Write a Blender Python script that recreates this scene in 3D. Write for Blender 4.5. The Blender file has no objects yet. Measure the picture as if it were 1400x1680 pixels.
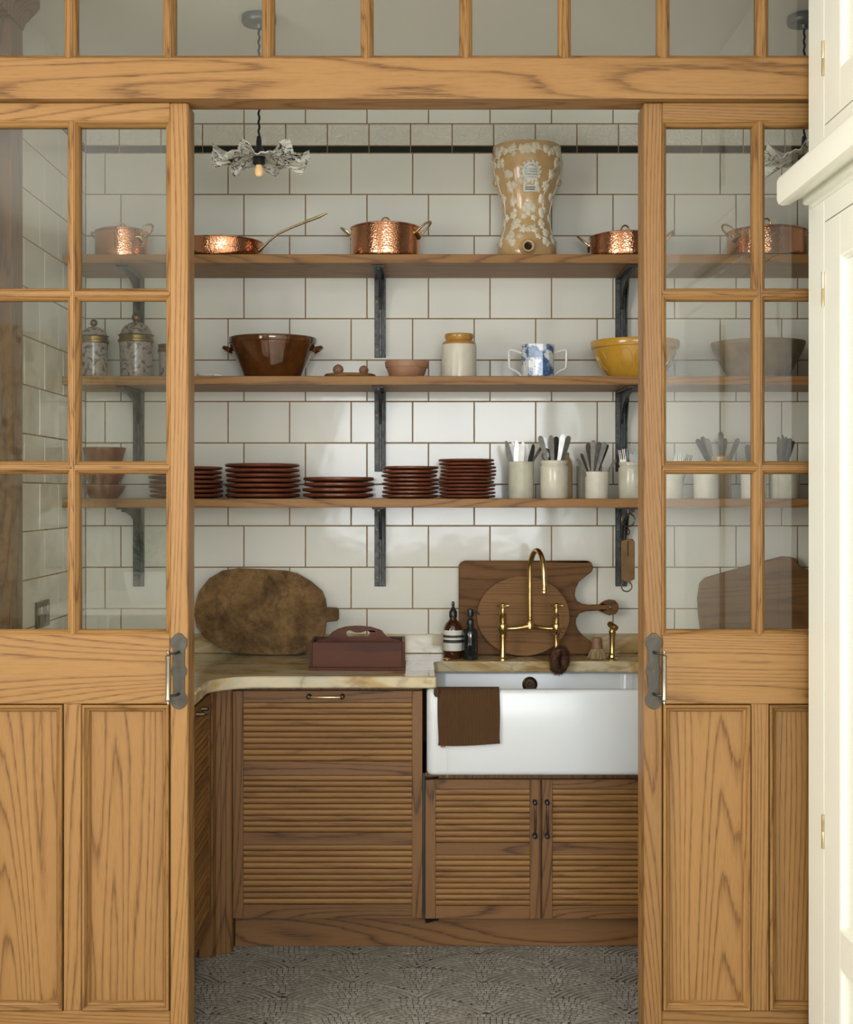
import bpy, bmesh, math, random
from mathutils import Vector, Matrix
from mathutils.geometry import tessellate_polygon
random.seed(7)
PI = math.pi
sc = bpy.context.scene
COL = sc.collection

# ------------------------------------------------------------------ camera
F, VX, VY, EYE = 2193.0, 685.0, 810.0, 1.488      # focal length and vanishing point in pixels, eye height in metres
cam_d = bpy.data.cameras.new('camera'); cam = bpy.data.objects.new('camera', cam_d); COL.objects.link(cam)
cam.location = (0, 0, EYE); cam.rotation_euler = (PI / 2, 0, 0)
cam_d.sensor_fit = 'VERTICAL'; cam_d.sensor_height = 36.0; cam_d.sensor_width = 30.0
cam_d.lens = F / 1680 * 36.0
cam_d.shift_x = 15 / 1680; cam_d.shift_y = -30 / 1680
cam_d.clip_start = 0.02
sc.camera = cam

# ------------------------------------------------------------------ world, window light, exposure
W = bpy.data.worlds.new('world'); sc.world = W; W.use_nodes = True
wn = W.node_tree.nodes; wl = W.node_tree.links
bg = wn['Background']; bg.inputs[0].default_value = (0.72, 0.82, 1.0, 1); bg.inputs[1].default_value = 1.0

def area(name, loc, rot, sx, sy, power, col):
    d = bpy.data.lights.new(name, 'AREA'); d.shape = 'RECTANGLE'; d.size = sx; d.size_y = sy
    d.energy = power; d.color = col
    o = bpy.data.objects.new(name, d); COL.objects.link(o); o.location = loc; o.rotation_euler = rot
    return o
# daylight entering by the kitchen's two windows (side wall on the left, garden doors behind the camera)
area('daylight_side_window', (-2.52, 0.95, 1.78), (0, -PI / 2, 0), 1.5, 2.8, 140, (1.0, 0.97, 0.92))
area('daylight_garden_window', (0.30, -3.32, 1.80), (PI / 2, 0, 0), 2.4, 1.7, 185, (0.90, 0.95, 1.0))
vs = sc.view_settings
vs.view_transform = 'Standard'; vs.look = 'None'; vs.gamma = 1.0; vs.use_curve_mapping = False
vs.exposure = 0.17
sc.cycles.max_bounces = 7; sc.cycles.diffuse_bounces = 4; sc.cycles.glossy_bounces = 3; sc.cycles.transparent_max_bounces = 12
sc.cycles.caustics_reflective = False; sc.cycles.caustics_refractive = False; sc.cycles.sample_clamp_indirect = 6.0

def PX(px, Y): return (px - VX) * Y / F
def PZ(py, Y): return EYE - (py - VY) * Y / F

# ------------------------------------------------------------------ material helpers
def newmat(name):
    m = bpy.data.materials.new(name); m.use_nodes = True
    nt = m.node_tree; b = nt.nodes['Principled BSDF']
    return m, nt, b
def nd(nt, t, **kw):
    n = nt.nodes.new(t)
    for k, v in kw.items(): setattr(n, k, v)
    return n
def mathn(nt, op, a, b=None, c=None):
    n = nd(nt, 'ShaderNodeMath', operation=op)
    for i, v in enumerate((a, b, c)):
        if v is None: continue
        if isinstance(v, (int, float)): n.inputs[i].default_value = v
        else: nt.links.new(v, n.inputs[i])
    return n.outputs[0]
def ramp(nt, fac, stops, interp='LINEAR'):
    r = nd(nt, 'ShaderNodeValToRGB'); e = r.color_ramp.elements; r.color_ramp.interpolation = interp
    while len(e) < len(stops): e.new(0.5)
    for el, (p, c) in zip(e, stops):
        el.position = p; el.color = (c[0], c[1], c[2], 1)
    nt.links.new(fac, r.inputs[0]); return r.outputs[0]
def mixc(nt, fac, a, b, mode='MIX'):
    n = nd(nt, 'ShaderNodeMix', data_type='RGBA', blend_type=mode)
    for i, v in ((0, fac), (6, a), (7, b)):
        if isinstance(v, (int, float)): n.inputs[i].default_value = v
        elif isinstance(v, tuple): n.inputs[i].default_value = (v[0], v[1], v[2], 1)
        else: nt.links.new(v, n.inputs[i])
    return n.outputs[2]
def coords(nt, scale=(1, 1, 1), offset=0.0):
    tc = nd(nt, 'ShaderNodeTexCoord'); oi = nd(nt, 'ShaderNodeObjectInfo')
    r = mathn(nt, 'MULTIPLY', oi.outputs['Random'], offset)
    add = nd(nt, 'ShaderNodeVectorMath', operation='ADD')
    nt.links.new(tc.outputs['Object'], add.inputs[0]); nt.links.new(r, add.inputs[1])
    mp = nd(nt, 'ShaderNodeVectorMath', operation='MULTIPLY'); mp.inputs[1].default_value = scale
    nt.links.new(add.outputs[0], mp.inputs[0])
    return mp.outputs[0], oi.outputs['Random']
def noise(nt, vec, scale, detail=2, rough=0.5, dist=0.0):
    n = nd(nt, 'ShaderNodeTexNoise'); n.inputs['Scale'].default_value = scale
    n.inputs['Detail'].default_value = detail; n.inputs['Roughness'].default_value = rough
    n.inputs['Distortion'].default_value = dist
    nt.links.new(vec, n.inputs['Vector']); return n.outputs['Fac']
def bump(nt, b, h, strength=0.2, dist=0.01):
    n = nd(nt, 'ShaderNodeBump'); n.inputs['Strength'].default_value = strength; n.inputs['Distance'].default_value = dist
    nt.links.new(h, n.inputs['Height']); nt.links.new(n.outputs[0], b.inputs['Normal'])

def plain(name, col, rough=0.5, metal=0.0, coat=0.0, var=0.0, vscale=8.0, bstr=0.0, bscale=60.0, spec=0.5):
    m, nt, b = newmat(name)
    b.inputs['Base Color'].default_value = (*col, 1); b.inputs['Roughness'].default_value = rough
    b.inputs['Metallic'].default_value = metal; b.inputs['Coat Weight'].default_value = coat
    b.inputs['Specular IOR Level'].default_value = spec
    b.inputs['Coat Roughness'].default_value = 0.05
    if var or bstr:
        v, r = coords(nt, (1, 1, 1), 11.0)
        if var:
            n = noise(nt, v, vscale, 4, 0.6)
            lo = tuple(c * (1 - var) for c in col); hi = tuple(min(1, c * (1 + var)) for c in col)
            nt.links.new(ramp(nt, n, [(0.3, lo), (0.7, hi)]), b.inputs['Base Color'])
        if bstr: bump(nt, b, noise(nt, v, bscale, 3, 0.6), bstr, 0.004)
    return m

def wood(name, axis, light, mid, dark, lines=24.0, fine=1.0, rough=0.42, k=6.0, along=0.10, contrast=1.0, line=1.0, spec=0.32):
    """plain-sawn timber: thin serrated contour lines of a stretched noise, pores along the grain"""
    m, nt, b = newmat(name)
    s = [1.0, 1.0, 1.0]; s[axis] = along
    v, rnd = coords(nt, tuple(s), 41.0)
    a = noise(nt, v, k, 1.0, 0.4, 0.10)
    s2 = [1.0, 1.0, 1.0]; s2[axis] = 0.06
    v2, _ = coords(nt, tuple(s2), 13.0)
    w = noise(nt, v2, 45.0, 2, 0.5); w2 = noise(nt, v2, 210.0, 2, 0.6)
    t = mathn(nt, 'ADD', mathn(nt, 'MULTIPLY', a, lines), mathn(nt, 'ADD', mathn(nt, 'MULTIPLY', w, 0.45), mathn(nt, 'MULTIPLY', w2, 0.30)))
    fr = mathn(nt, 'FRACT', t)
    body = ramp(nt, fr, [(0.0, mid), (0.35, light), (0.8, light), (1.0, mid)])
    s3 = [1.0, 1.0, 1.0]; s3[axis] = 0.035
    v3, _ = coords(nt, tuple(s3), 23.0)
    p = noise(nt, v3, 420.0, 2, 0.6)
    mask = ramp(nt, fr, [(0.0, (0.95,) * 3), (0.05, (0.85,) * 3), (0.13, (0.25,) * 3), (0.30, (0.0,) * 3), (0.94, (0.0,) * 3), (1.0, (0.95,) * 3)])
    brk = ramp(nt, p, [(0.38, (1.0,) * 3), (0.62, (0.35,) * 3)])
    mk = mathn(nt, 'MULTIPLY', mathn(nt, 'MULTIPLY', mask, brk), line)
    c = mixc(nt, mk, body, dark)
    pore = ramp(nt, p, [(0.34, (0.66, 0.58, 0.48)), (0.48, (1, 1, 1))])
    c = mixc(nt, 0.42 * fine, c, pore, 'MULTIPLY')
    big = noise(nt, v2, 3.0, 2, 0.5)
    tone = ramp(nt, big, [(0.3, (0.86, 0.83, 0.78)), (0.7, (1.08, 1.06, 1.03))])
    c = mixc(nt, 0.8, c, tone, 'MULTIPLY')
    pt = ramp(nt, rnd, [(0.0, (0.88, 0.85, 0.81)), (1.0, (1.10, 1.09, 1.06))])
    c = mixc(nt, 0.7 * contrast, c, pt, 'MULTIPLY')
    nt.links.new(c, b.inputs['Base Color'])
    b.inputs['Roughness'].default_value = rough; b.inputs['Specular IOR Level'].default_value = spec
    bump(nt, b, mathn(nt, 'SUBTRACT', p, mathn(nt, 'MULTIPLY', mk, 0.6)), 0.08, 0.002)
    return m

def oakset(name, *a, **k): return [wood(name + '_' + 'xyz'[i], i, *a, **k) for i in range(3)]
OAK = oakset('honey_oak', (0.282, 0.153, 0.052), (0.238, 0.122, 0.037), (0.080, 0.034, 0.010), lines=28, line=0.85, along=0.075)
OAKC = oakset('brown_oak', (0.185, 0.092, 0.033), (0.150, 0.072, 0.025), (0.042, 0.017, 0.006), lines=22, rough=0.5)
REED = oakset('reeded_oak', (0.250, 0.128, 0.040), (0.205, 0.102, 0.031), (0.075, 0.031, 0.010), lines=10, rough=0.5, line=0.5, contrast=1.35)
OAKS = oakset('shelf_oak', (0.290, 0.147, 0.046), (0.240, 0.116, 0.034), (0.085, 0.034, 0.010), lines=20, rough=0.48, line=0.8)
WALNUT = oakset('walnut_board', (0.168, 0.083, 0.030), (0.132, 0.062, 0.021), (0.052, 0.021, 0.008), lines=12, rough=0.55, line=0.6, spec=0.15)
TEAK = oakset('pale_board', (0.215, 0.112, 0.042), (0.175, 0.086, 0.031), (0.078, 0.033, 0.011), lines=22, rough=0.55, line=0.6, spec=0.15)
MAHO = oakset('mahogany', (0.098, 0.030, 0.014), (0.072, 0.021, 0.010), (0.026, 0.008, 0.004), lines=10, rough=0.45, line=0.5, spec=0.2)

def tile_mat(name, col, bstr=0.05, relief=False):
    m, nt, b = newmat(name)
    v, r = coords(nt, (1, 1, 1), 19.0)
    lo = tuple(c * 0.965 for c in col)
    c = ramp(nt, r, [(0, lo), (1, col)])
    nt.links.new(c, b.inputs['Base Color'])
    b.inputs['Roughness'].default_value = 0.10; b.inputs['Specular IOR Level'].default_value = 0.28
    h = noise(nt, v, 9.0, 2, 0.5)
    if relief:
        n1 = noise(nt, v, 34.0, 1, 0.4, 0.8)
        h = mathn(nt, 'SINE', mathn(nt, 'MULTIPLY', n1, 34.0))
        h = mathn(nt, 'MULTIPLY', h, 0.35)
        bump(nt, b, h, 0.5, 0.004)
    else: bump(nt, b, h, bstr, 0.02)
    return m
TILE = tile_mat('white_glazed_tile', (0.735, 0.725, 0.655))
RELIEF = tile_mat('relief_glazed_tile', (0.70, 0.675, 0.59), relief=True)
LINER = tile_mat('bottle_green_liner', (0.012, 0.018, 0.012))
GROUT = plain('brown_grout', (0.25, 0.155, 0.072), 0.9, var=0.2, vscale=40)
PAINT = plain('white_wall_paint', (0.72, 0.70, 0.66), 0.75, bstr=0.05, bscale=300)
CEIL = plain('ceiling_paint', (0.86, 0.83, 0.78), 0.8)
CREAM = plain('cream_cabinet_paint', (0.80, 0.80, 0.705), 0.38, bstr=0.03, bscale=200)
COPPER_C = (0.83, 0.40, 0.23)
def hammered(name, col, rough=0.17, scale=170.0, st=0.28):
    m, nt, b = newmat(name)
    v, r = coords(nt, (1, 1, 1), 3.0)
    vo = nd(nt, 'ShaderNodeTexVoronoi'); vo.inputs['Scale'].default_value = scale; nt.links.new(v, vo.inputs['Vector'])
    n = noise(nt, v, 14, 3)
    nt.links.new(ramp(nt, n, [(0.3, tuple(c * 0.86 for c in col)), (0.75, col)]), b.inputs['Base Color'])
    b.inputs['Metallic'].default_value = 1; b.inputs['Roughness'].default_value = rough
    bump(nt, b, vo.outputs['Distance'], st, 0.002)
    return m
COPPER = hammered('hammered_copper', COPPER_C)
COPPERS = plain('smooth_copper', (0.80, 0.38, 0.22), 0.16, 1.0)
BRASS = plain('aged_brass', (0.62, 0.42, 0.17), 0.22, 1.0, var=0.18, vscale=30)
BRASSP = plain('pale_handle_brass', (0.60, 0.47, 0.27), 0.25, 1.0, var=0.15, vscale=40)
BRONZE = plain('dark_bronze', (0.10, 0.070, 0.045), 0.35, 1.0, var=0.3, vscale=60)
IRON = plain('blackened_iron', (0.052, 0.054, 0.052), 0.42, 0.6, var=0.6, vscale=45, bstr=0.35, bscale=120)
STEEL = plain('worn_silver', (0.30, 0.295, 0.28), 0.38, 1.0, var=0.15, vscale=60)
DARKSTEEL = plain('tarnished_silver', (0.085, 0.080, 0.070), 0.42, 1.0, var=0.3, vscale=60)
PEWTER = plain('pewter_plate', (0.075, 0.068, 0.056), 0.48, 0.85, var=0.2, vscale=50)
NICKEL = plain('aged_nickel', (0.30, 0.27, 0.22), 0.28, 1.0, var=0.12, vscale=60)
BLACKP = plain('black_plastic', (0.012, 0.013, 0.014), 0.3)
FLEX = plain('black_fabric_flex', (0.014, 0.014, 0.014), 0.85, bstr=0.6, bscale=500)
ROSE_M = plain('grey_ceiling_rose', (0.10, 0.115, 0.115), 0.3, coat=0.3)
FIRECLAY = plain('white_fireclay', (0.63, 0.66, 0.675), 0.25, bstr=0.04, bscale=26)
SLIP = plain('cream_stoneware', (0.63, 0.59, 0.48), 0.20, var=0.07, vscale=25)
SLIPG = plain('grey_stoneware', (0.55, 0.53, 0.42), 0.20, var=0.10, vscale=25)
SLIPW = plain('ivory_stoneware', (0.70, 0.66, 0.56), 0.18, var=0.06, vscale=25)
HONEYG = plain('honey_glaze', (0.42, 0.22, 0.055), 0.15, var=0.2, vscale=20)
BROWNG = plain('treacle_glaze', (0.085, 0.028, 0.006), 0.09, coat=0.4, var=0.4, vscale=14)
REDWARE = plain('red_brown_plate', (0.150, 0.043, 0.020), 0.30, var=0.30, vscale=16)
TERRA = plain('terracotta', (0.36, 0.185, 0.105), 0.5, var=0.15, vscale=20)
YELLOW = plain('yellow_ware', (0.50, 0.27, 0.035), 0.16, coat=0.3, var=0.08, vscale=15)
UMBER = plain('umber_bowl', (0.185, 0.125, 0.066), 0.55, var=0.35, vscale=14)
GILT = plain('gilt_band', (0.20, 0.135, 0.04), 0.35, 0.9, var=0.3, vscale=40)
SCALEB = plain('dull_scale_brass', (0.12, 0.064, 0.020), 0.42, 0.6, var=0.3, vscale=18)
TAN = plain('tan_stoneware', (0.50, 0.325, 0.150), 0.17, coat=0.3, var=0.16, vscale=12)
SPRIG = plain('cream_sprig', (0.66, 0.59, 0.45), 0.35, var=0.12, vscale=60, bstr=0.4, bscale=300)
DARK = plain('dark_void', (0.008, 0.007, 0.006), 0.8)
INK = plain('label_ink', (0.03, 0.03, 0.03), 0.6)
LABEL = plain('paper_label', (0.66, 0.64, 0.57), 0.5)
LABELG = plain('glazed_label', (0.60, 0.60, 0.52), 0.3)
AMBER = plain('amber_glass', (0.045, 0.012, 0.004), 0.06, coat=0.6)
DGLASS = plain('dark_bottle_glass', (0.010, 0.013, 0.014), 0.07, coat=0.6)
BRISTLE = plain('coir_bristle', (0.105, 0.042, 0.018), 0.8, var=0.3, vscale=90)
STRAW = plain('straw_bristle', (0.42, 0.31, 0.16), 0.8, var=0.2, vscale=90)
BEECH = plain('dark_beech', (0.25, 0.13, 0.075), 0.55, var=0.15, vscale=30)
WHITEC = plain('white_china', (0.74, 0.75, 0.73), 0.15)
PLASTER = plain('kitchen_paint', (0.74, 0.71, 0.64), 0.8)
KFLOOR = plain('kitchen_stone', (0.62, 0.58, 0.50), 0.5, var=0.15, vscale=3)

def mk_marble():
    m, nt, b = newmat('veined_marble')
    v, r = coords(nt, (0.55, 1.6, 1.6), 0.0)
    n1 = noise(nt, v, 4.0, 4, 0.55, 1.2)
    n2 = noise(nt, v, 2.2, 4, 0.6, 2.0)
    c1 = ramp(nt, n1, [(0.30, (0.30, 0.175, 0.060)), (0.42, (0.50, 0.365, 0.175)), (0.54, (0.60, 0.52, 0.355)), (0.75, (0.46, 0.44, 0.35))])
    vein = mathn(nt, 'ABSOLUTE', mathn(nt, 'SUBTRACT', n2, 0.5))
    c2 = ramp(nt, vein, [(0.0, (0.40, 0.30, 0.20)), (0.03, (0.82, 0.76, 0.64)), (0.10, (1, 1, 1))])
    nt.links.new(mixc(nt, 0.5, c1, c2, 'MULTIPLY'), b.inputs['Base Color'])
    b.inputs['Roughness'].default_value = 0.11
    return m
MARBLE = mk_marble()

def mk_mosaic():
    m, nt, b = newmat('stone_tesserae')
    at = nd(nt, 'ShaderNodeAttribute', attribute_name='tone')
    c = ramp(nt, at.outputs['Fac'], [(0.0, (0.22, 0.205, 0.175)), (0.5, (0.265, 0.25, 0.215)), (1.0, (0.32, 0.305, 0.265))])
    nt.links.new(c, b.inputs['Base Color']); b.inputs['Roughness'].default_value = 0.32
    return m
MOSAIC = mk_mosaic()
MGROUT = plain('dark_floor_grout', (0.030, 0.027, 0.022), 0.9, var=0.2, vscale=60)

def mk_glass(name, tint, refl=1.0):
    m = bpy.data.materials.new(name); m.use_nodes = True; nt = m.node_tree
    nt.nodes.remove(nt.nodes['Principled BSDF']); out = nt.nodes['Material Output']
    g = nd(nt, 'ShaderNodeNewGeometry')
    dp = nd(nt, 'ShaderNodeVectorMath', operation='DOT_PRODUCT')
    nt.links.new(g.outputs['Normal'], dp.inputs[0]); nt.links.new(g.outputs['Incoming'], dp.inputs[1])
    c = mathn(nt, 'ABSOLUTE', dp.outputs['Value'])
    p = mathn(nt, 'POWER', mathn(nt, 'SUBTRACT', 1.0, c), 5.0)
    f = mathn(nt, 'MULTIPLY_ADD', p, 0.80, 0.046 * refl)
    t = nd(nt, 'ShaderNodeBsdfTransparent'); t.inputs[0].default_value = (*tint, 1)
    gl = nd(nt, 'ShaderNodeBsdfGlossy'); gl.inputs['Roughness'].default_value = 0.015
    mx = nd(nt, 'ShaderNodeMixShader'); nt.links.new(f, mx.inputs[0])
    nt.links.new(t.outputs[0], mx.inputs[1]); nt.links.new(gl.outputs[0], mx.inputs[2])
    nt.links.new(mx.outputs[0], out.inputs['Surface'])
    return m
GLASS = mk_glass('window_glass', (0.965, 0.975, 0.955))

def mk_blue():
    m, nt, b = newmat('blue_transfer_print')
    v, r = coords(nt, (1, 1, 1), 0.0)
    big = noise(nt, v, 22, 2, 0.5, 0.6); fine = noise(nt, v, 130, 3, 0.6, 1.0)
    t = mathn(nt, 'ADD', mathn(nt, 'MULTIPLY', big, 1.0), mathn(nt, 'MULTIPLY', mathn(nt, 'SUBTRACT', fine, 0.5), 0.55))
    c = ramp(nt, t, [(0.47, (0.70, 0.72, 0.71)), (0.52, (0.22, 0.33, 0.48)), (0.58, (0.030, 0.070, 0.19)), (0.68, (0.10, 0.19, 0.36))])
    nt.links.new(c, b.inputs['Base Color']); b.inputs['Roughness'].default_value = 0.12
    return m
BLUE = mk_blue()
def mk_floral():
    m, nt, b = newmat('painted_flower_glaze')
    v, r = coords(nt, (1, 1, 1), 9.0)
    big = noise(nt, v, 30, 2, 0.5, 1.2); fine = noise(nt, v, 90, 3, 0.6, 1.0)
    c = ramp(nt, big, [(0.36, (0.09, 0.075, 0.03)), (0.44, (0.32, 0.285, 0.275)), (0.58, (0.34, 0.30, 0.295)), (0.66, (0.10, 0.045, 0.038)), (0.74, (0.18, 0.09, 0.07))])
    c = mixc(nt, 0.5, c, ramp(nt, fine, [(0.38, (0.35, 0.33, 0.30)), (0.50, (1, 1, 1))]), 'MULTIPLY')
    nt.links.new(c, b.inputs['Base Color']); b.inputs['Roughness'].default_value = 0.2
    return m
FLORAL = mk_floral()
def mk_marbled():
    m, nt, b = newmat('black_streaked_porcelain')
    v, r = coords(nt, (1.0, 1.0, 2.2), 5.0)
    n = noise(nt, v, 15, 3, 0.55, 1.8); n2 = noise(nt, v, 7, 2, 0.5, 2.5)
    t = mathn(nt, 'ABSOLUTE', mathn(nt, 'SUBTRACT', n, 0.5))
    t2 = mathn(nt, 'ABSOLUTE', mathn(nt, 'SUBTRACT', n2, 0.47))
    c = mixc(nt, 1.0, ramp(nt, t, [(0.010, (0.015, 0.018, 0.014)), (0.026, (0.70, 0.70, 0.64))]),
             ramp(nt, t2, [(0.006, (0.03, 0.035, 0.028)), (0.018, (1, 1, 1))]), 'MULTIPLY')
    nt.links.new(c, b.inputs['Base Color']); b.inputs['Roughness'].default_value = 0.25
    return m
MARBLED = mk_marbled()
def mk_oldboard():
    m, nt, b = newmat('scarred_old_board')
    v, r = coords(nt, (1, 1, 1), 0.0)
    big = noise(nt, v, 6, 4, 0.65, 0.4); fine = noise(nt, v, 45, 5, 0.7, 0.6)
    c = ramp(nt, big, [(0.30, (0.050, 0.027, 0.010)), (0.44, (0.120, 0.066, 0.023)), (0.58, (0.230, 0.135, 0.050)), (0.8, (0.165, 0.078, 0.026))])
    c = mixc(nt, 0.75, c, ramp(nt, fine, [(0.3, (0.45, 0.42, 0.38)), (0.55, (1.0, 1.0, 1.0)), (0.75, (1.25, 1.2, 1.12))]), 'MULTIPLY')
    nt.links.new(c, b.inputs['Base Color']); b.inputs['Roughness'].default_value = 0.62
    bump(nt, b, fine, 0.5, 0.004); b.inputs['Specular IOR Level'].default_value = 0.15
    return m
OLDBOARD = mk_oldboard()
def mk_towel():
    m, nt, b = newmat('ribbed_brown_cotton')
    v, r = coords(nt, (1, 1, 1), 0.0)
    wv = nd(nt, 'ShaderNodeTexWave', wave_type='BANDS', bands_direction='X'); wv.inputs['Scale'].default_value = 62
    nt.links.new(v, wv.inputs['Vector'])
    n = noise(nt, v, 400, 2)
    c = ramp(nt, wv.outputs['Fac'], [(0.0, (0.050, 0.021, 0.006)), (1.0, (0.105, 0.046, 0.013))])
    nt.links.new(c, b.inputs['Base Color']); b.inputs['Roughness'].default_value = 0.95
    bump(nt, b, mathn(nt, 'ADD', wv.outputs['Fac'], mathn(nt, 'MULTIPLY', n, 0.4)), 0.7, 0.003)
    return m
TOWEL = mk_towel()
def mk_emit(name, col, st):
    m, nt, b = newmat(name); b.inputs['Base Color'].default_value = (*col, 1)
    b.inputs['Emission Color'].default_value = (*col, 1); b.inputs['Emission Strength'].default_value = st
    return m
BULB = mk_emit('amber_filament_bulb', (0.75, 0.48, 0.22), 0.25)
def mk_linen():
    m, nt, b = newmat('printed_linen')
    v, r = coords(nt, (1, 1, 1), 0.0)
    n = noise(nt, v, 12, 4, 0.6, 1.0)
    nt.links.new(ramp(nt, n, [(0.40, (0.30, 0.23, 0.12)), (0.55, (0.70, 0.63, 0.45))]), b.inputs['Base Color'])
    b.inputs['Roughness'].default_value = 0.9
    return m
LINEN = mk_linen()
LEAF = plain('leaf_green', (0.07, 0.16, 0.035), 0.5, var=0.35, vscale=20)
PETAL = plain('pale_petal', (0.75, 0.70, 0.58), 0.6, var=0.15, vscale=30)

# ------------------------------------------------------------------ geometry helpers
def nb(): return bmesh.new()
def box(bm, x0, x1, y0, y1, z0, z1):
    v = [bm.verts.new(p) for p in ((x0, y0, z0), (x1, y0, z0), (x1, y1, z0), (x0, y1, z0), (x0, y0, z1), (x1, y0, z1), (x1, y1, z1), (x0, y1, z1))]
    for f in ((0, 3, 2, 1), (4, 5, 6, 7), (0, 1, 5, 4), (1, 2, 6, 5), (2, 3, 7, 6), (3, 0, 4, 7)): bm.faces.new([v[i] for i in f])
    return bm
def loft(bm, loops, closed_ring=False, cap=True, wrap=True):
    """loops: lists of points of equal length; quads between successive ones"""
    vs_ = [[bm.verts.new(p) for p in L] for L in loops]
    n = len(loops[0]); m = len(loops)
    for i in range(m if closed_ring else m - 1):
        A, B = vs_[i], vs_[(i + 1) % m]
        for j in range(n if wrap else n - 1):
            k = (j + 1) % n
            bm.faces.new((A[j], A[k], B[k], B[j]))
    if cap and not closed_ring:
        bm.faces.new(list(reversed(vs_[0]))); bm.faces.new(vs_[-1])
    return bm
def ring(bm, x0, x1, z0, z1, prof):
    """mitred moulding round a rectangle in the XZ plane; prof = closed list of (inset, y)"""
    loops = []
    for d, y in prof:
        loops.append([(x0 + d, y, z0 + d), (x1 - d, y, z0 + d), (x1 - d, y, z1 - d), (x0 + d, y, z1 - d)])
    return loft(bm, loops, closed_ring=True)
def lathe(bm, prof, seg=40, c=(0, 0, 0), sx=1.0, sy=1.0):
    rows = []
    for r, z in prof:
        if r < 1e-6: rows.append([bm.verts.new((c[0], c[1], c[2] + z))])
        else: rows.append([bm.verts.new((c[0] + sx * r * math.cos(2 * PI * i / seg), c[1] + sy * r * math.sin(2 * PI * i / seg), c[2] + z)) for i in range(seg)])
    for A, B in zip(rows, rows[1:]):
        if len(A) == 1 and len(B) == 1: continue
        for i in range(seg):
            k = (i + 1) % seg
            if len(A) == 1: bm.faces.new((A[0], B[k], B[i]))
            elif len(B) == 1: bm.faces.new((A[i], A[k], B[0]))
            else: bm.faces.new((A[i], A[k], B[k], B[i]))
    return bm
def tube(bm, pts, r, seg=10, closed=False, flat=1.0):
    pts = [Vector(p) for p in pts]; n = len(pts)
    rr = r if isinstance(r, (list, tuple)) else [r] * n
    loops = []; up = None
    for i, p in enumerate(pts):
        if closed: t = (pts[(i + 1) % n] - pts[i - 1]).normalized()
        else: t = (pts[min(i + 1, n - 1)] - pts[max(i - 1, 0)]).normalized()
        if up is None:
            up = Vector((0, 0, 1)) if abs(t.z) < 0.9 else Vector((1, 0, 0))
        s = t.cross(up).normalized(); up = s.cross(t).normalized()
        loops.append([tuple(p + (s * math.cos(2 * PI * j / seg) + up * flat * math.sin(2 * PI * j / seg)) * rr[i]) for j in range(seg)])
    return loft(bm, loops, closed_ring=closed)
def prism(bm, outer, y0, y1, holes=(), axis='y'):
    """flat shape in XZ (axis y) or XY (axis z) with holes, extruded"""
    def at(p, h):
        return (p[0], h, p[1]) if axis == 'y' else ((p[0], p[1], h) if axis == 'z' else (h, p[0], p[1]))
    loops = [list(outer)] + [list(h) for h in holes]
    flat = [p for L in loops for p in L]
    tris = tessellate_polygon([[Vector((p[0], p[1], 0)) for p in L] for L in loops])
    a = [bm.verts.new(at(p, y0)) for p in flat]; b = [bm.verts.new(at(p, y1)) for p in flat]
    for t in tris:
        try: bm.faces.new([a[i] for i in t]); bm.faces.new([b[i] for i in reversed(t)])
        except ValueError: pass
    o = 0
    for L in loops:
        n = len(L)
        for i in range(n):
            k = (i + 1) % n
            bm.faces.new((a[o + i], a[o + k], b[o + k], b[o + i]))
        o += n
    return bm
def smoothpoly(pts, it=2):
    for _ in range(it):
        q = []
        for i, p in enumerate(pts):
            n = pts[(i + 1) % len(pts)]
            q += [(0.75 * p[0] + 0.25 * n[0], 0.75 * p[1] + 0.25 * n[1]), (0.25 * p[0] + 0.75 * n[0], 0.25 * p[1] + 0.75 * n[1])]
        pts = q
    return pts
def circle(cx, cz, r, n=32, a0=0.0): return [(cx + r * math.cos(a0 + 2 * PI * i / n), cz + r * math.sin(a0 + 2 * PI * i / n)) for i in range(n)]
def rrect(x0, x1, y0, y1, r, n=5):
    out = []
    for cx, cy, a in ((x1 - r, y1 - r, 0), (x0 + r, y1 - r, PI / 2), (x0 + r, y0 + r, PI), (x1 - r, y0 + r, 1.5 * PI)):
        for i in range(n + 1): out.append((cx + r * math.cos(a + i * PI / 2 / n), cy + r * math.sin(a + i * PI / 2 / n)))
    return out
def xf(bm, M): bmesh.ops.transform(bm, matrix=M, verts=bm.verts); return bm
def wloc(o):
    v = Vector((0, 0, 0))
    while o: v = v + o.location; o = o.parent
    return v
def mesh(bm, name, mat, bevel=0.0, seg=1, smooth=35):
    if bevel and smooth == 35: smooth = 12
    bmesh.ops.recalc_face_normals(bm, faces=bm.faces)
    if bevel: bmesh.ops.bevel(bm, geom=list(bm.edges), offset=bevel, segments=seg, affect='EDGES', profile=0.6, clamp_overlap=True)
    me = bpy.data.meshes.new(name); bm.to_mesh(me); bm.free()
    me.materials.append(mat)
    if smooth:
        me.shade_smooth(); me.set_sharp_from_angle(angle=math.radians(smooth))
    return me
def obj(name, bm, mat, parent=None, bevel=0.0, seg=1, smooth=35, edge=0.0):
    if edge and smooth == 35: smooth = 12
    """bm in world coordinates -> one mesh object, moved into the frame of its parent"""
    if parent is not None: xf(bm, Matrix.Translation(-wloc(parent)))
    me = mesh(bm, name, mat, bevel, seg, smooth)
    o = bpy.data.objects.new(name, me); COL.objects.link(o); o.parent = parent
    if edge:
        mo = o.modifiers.new('edge', 'BEVEL'); mo.width = edge; mo.segments = 2; mo.limit_method = 'ANGLE'; mo.angle_limit = math.radians(40)
    return o
def inst(name, me, parent=None, loc=(0, 0, 0), rot=(0, 0, 0)):
    o = bpy.data.objects.new(name, me); COL.objects.link(o); o.parent = parent
    o.location = loc; o.rotation_euler = rot
    return o
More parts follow.
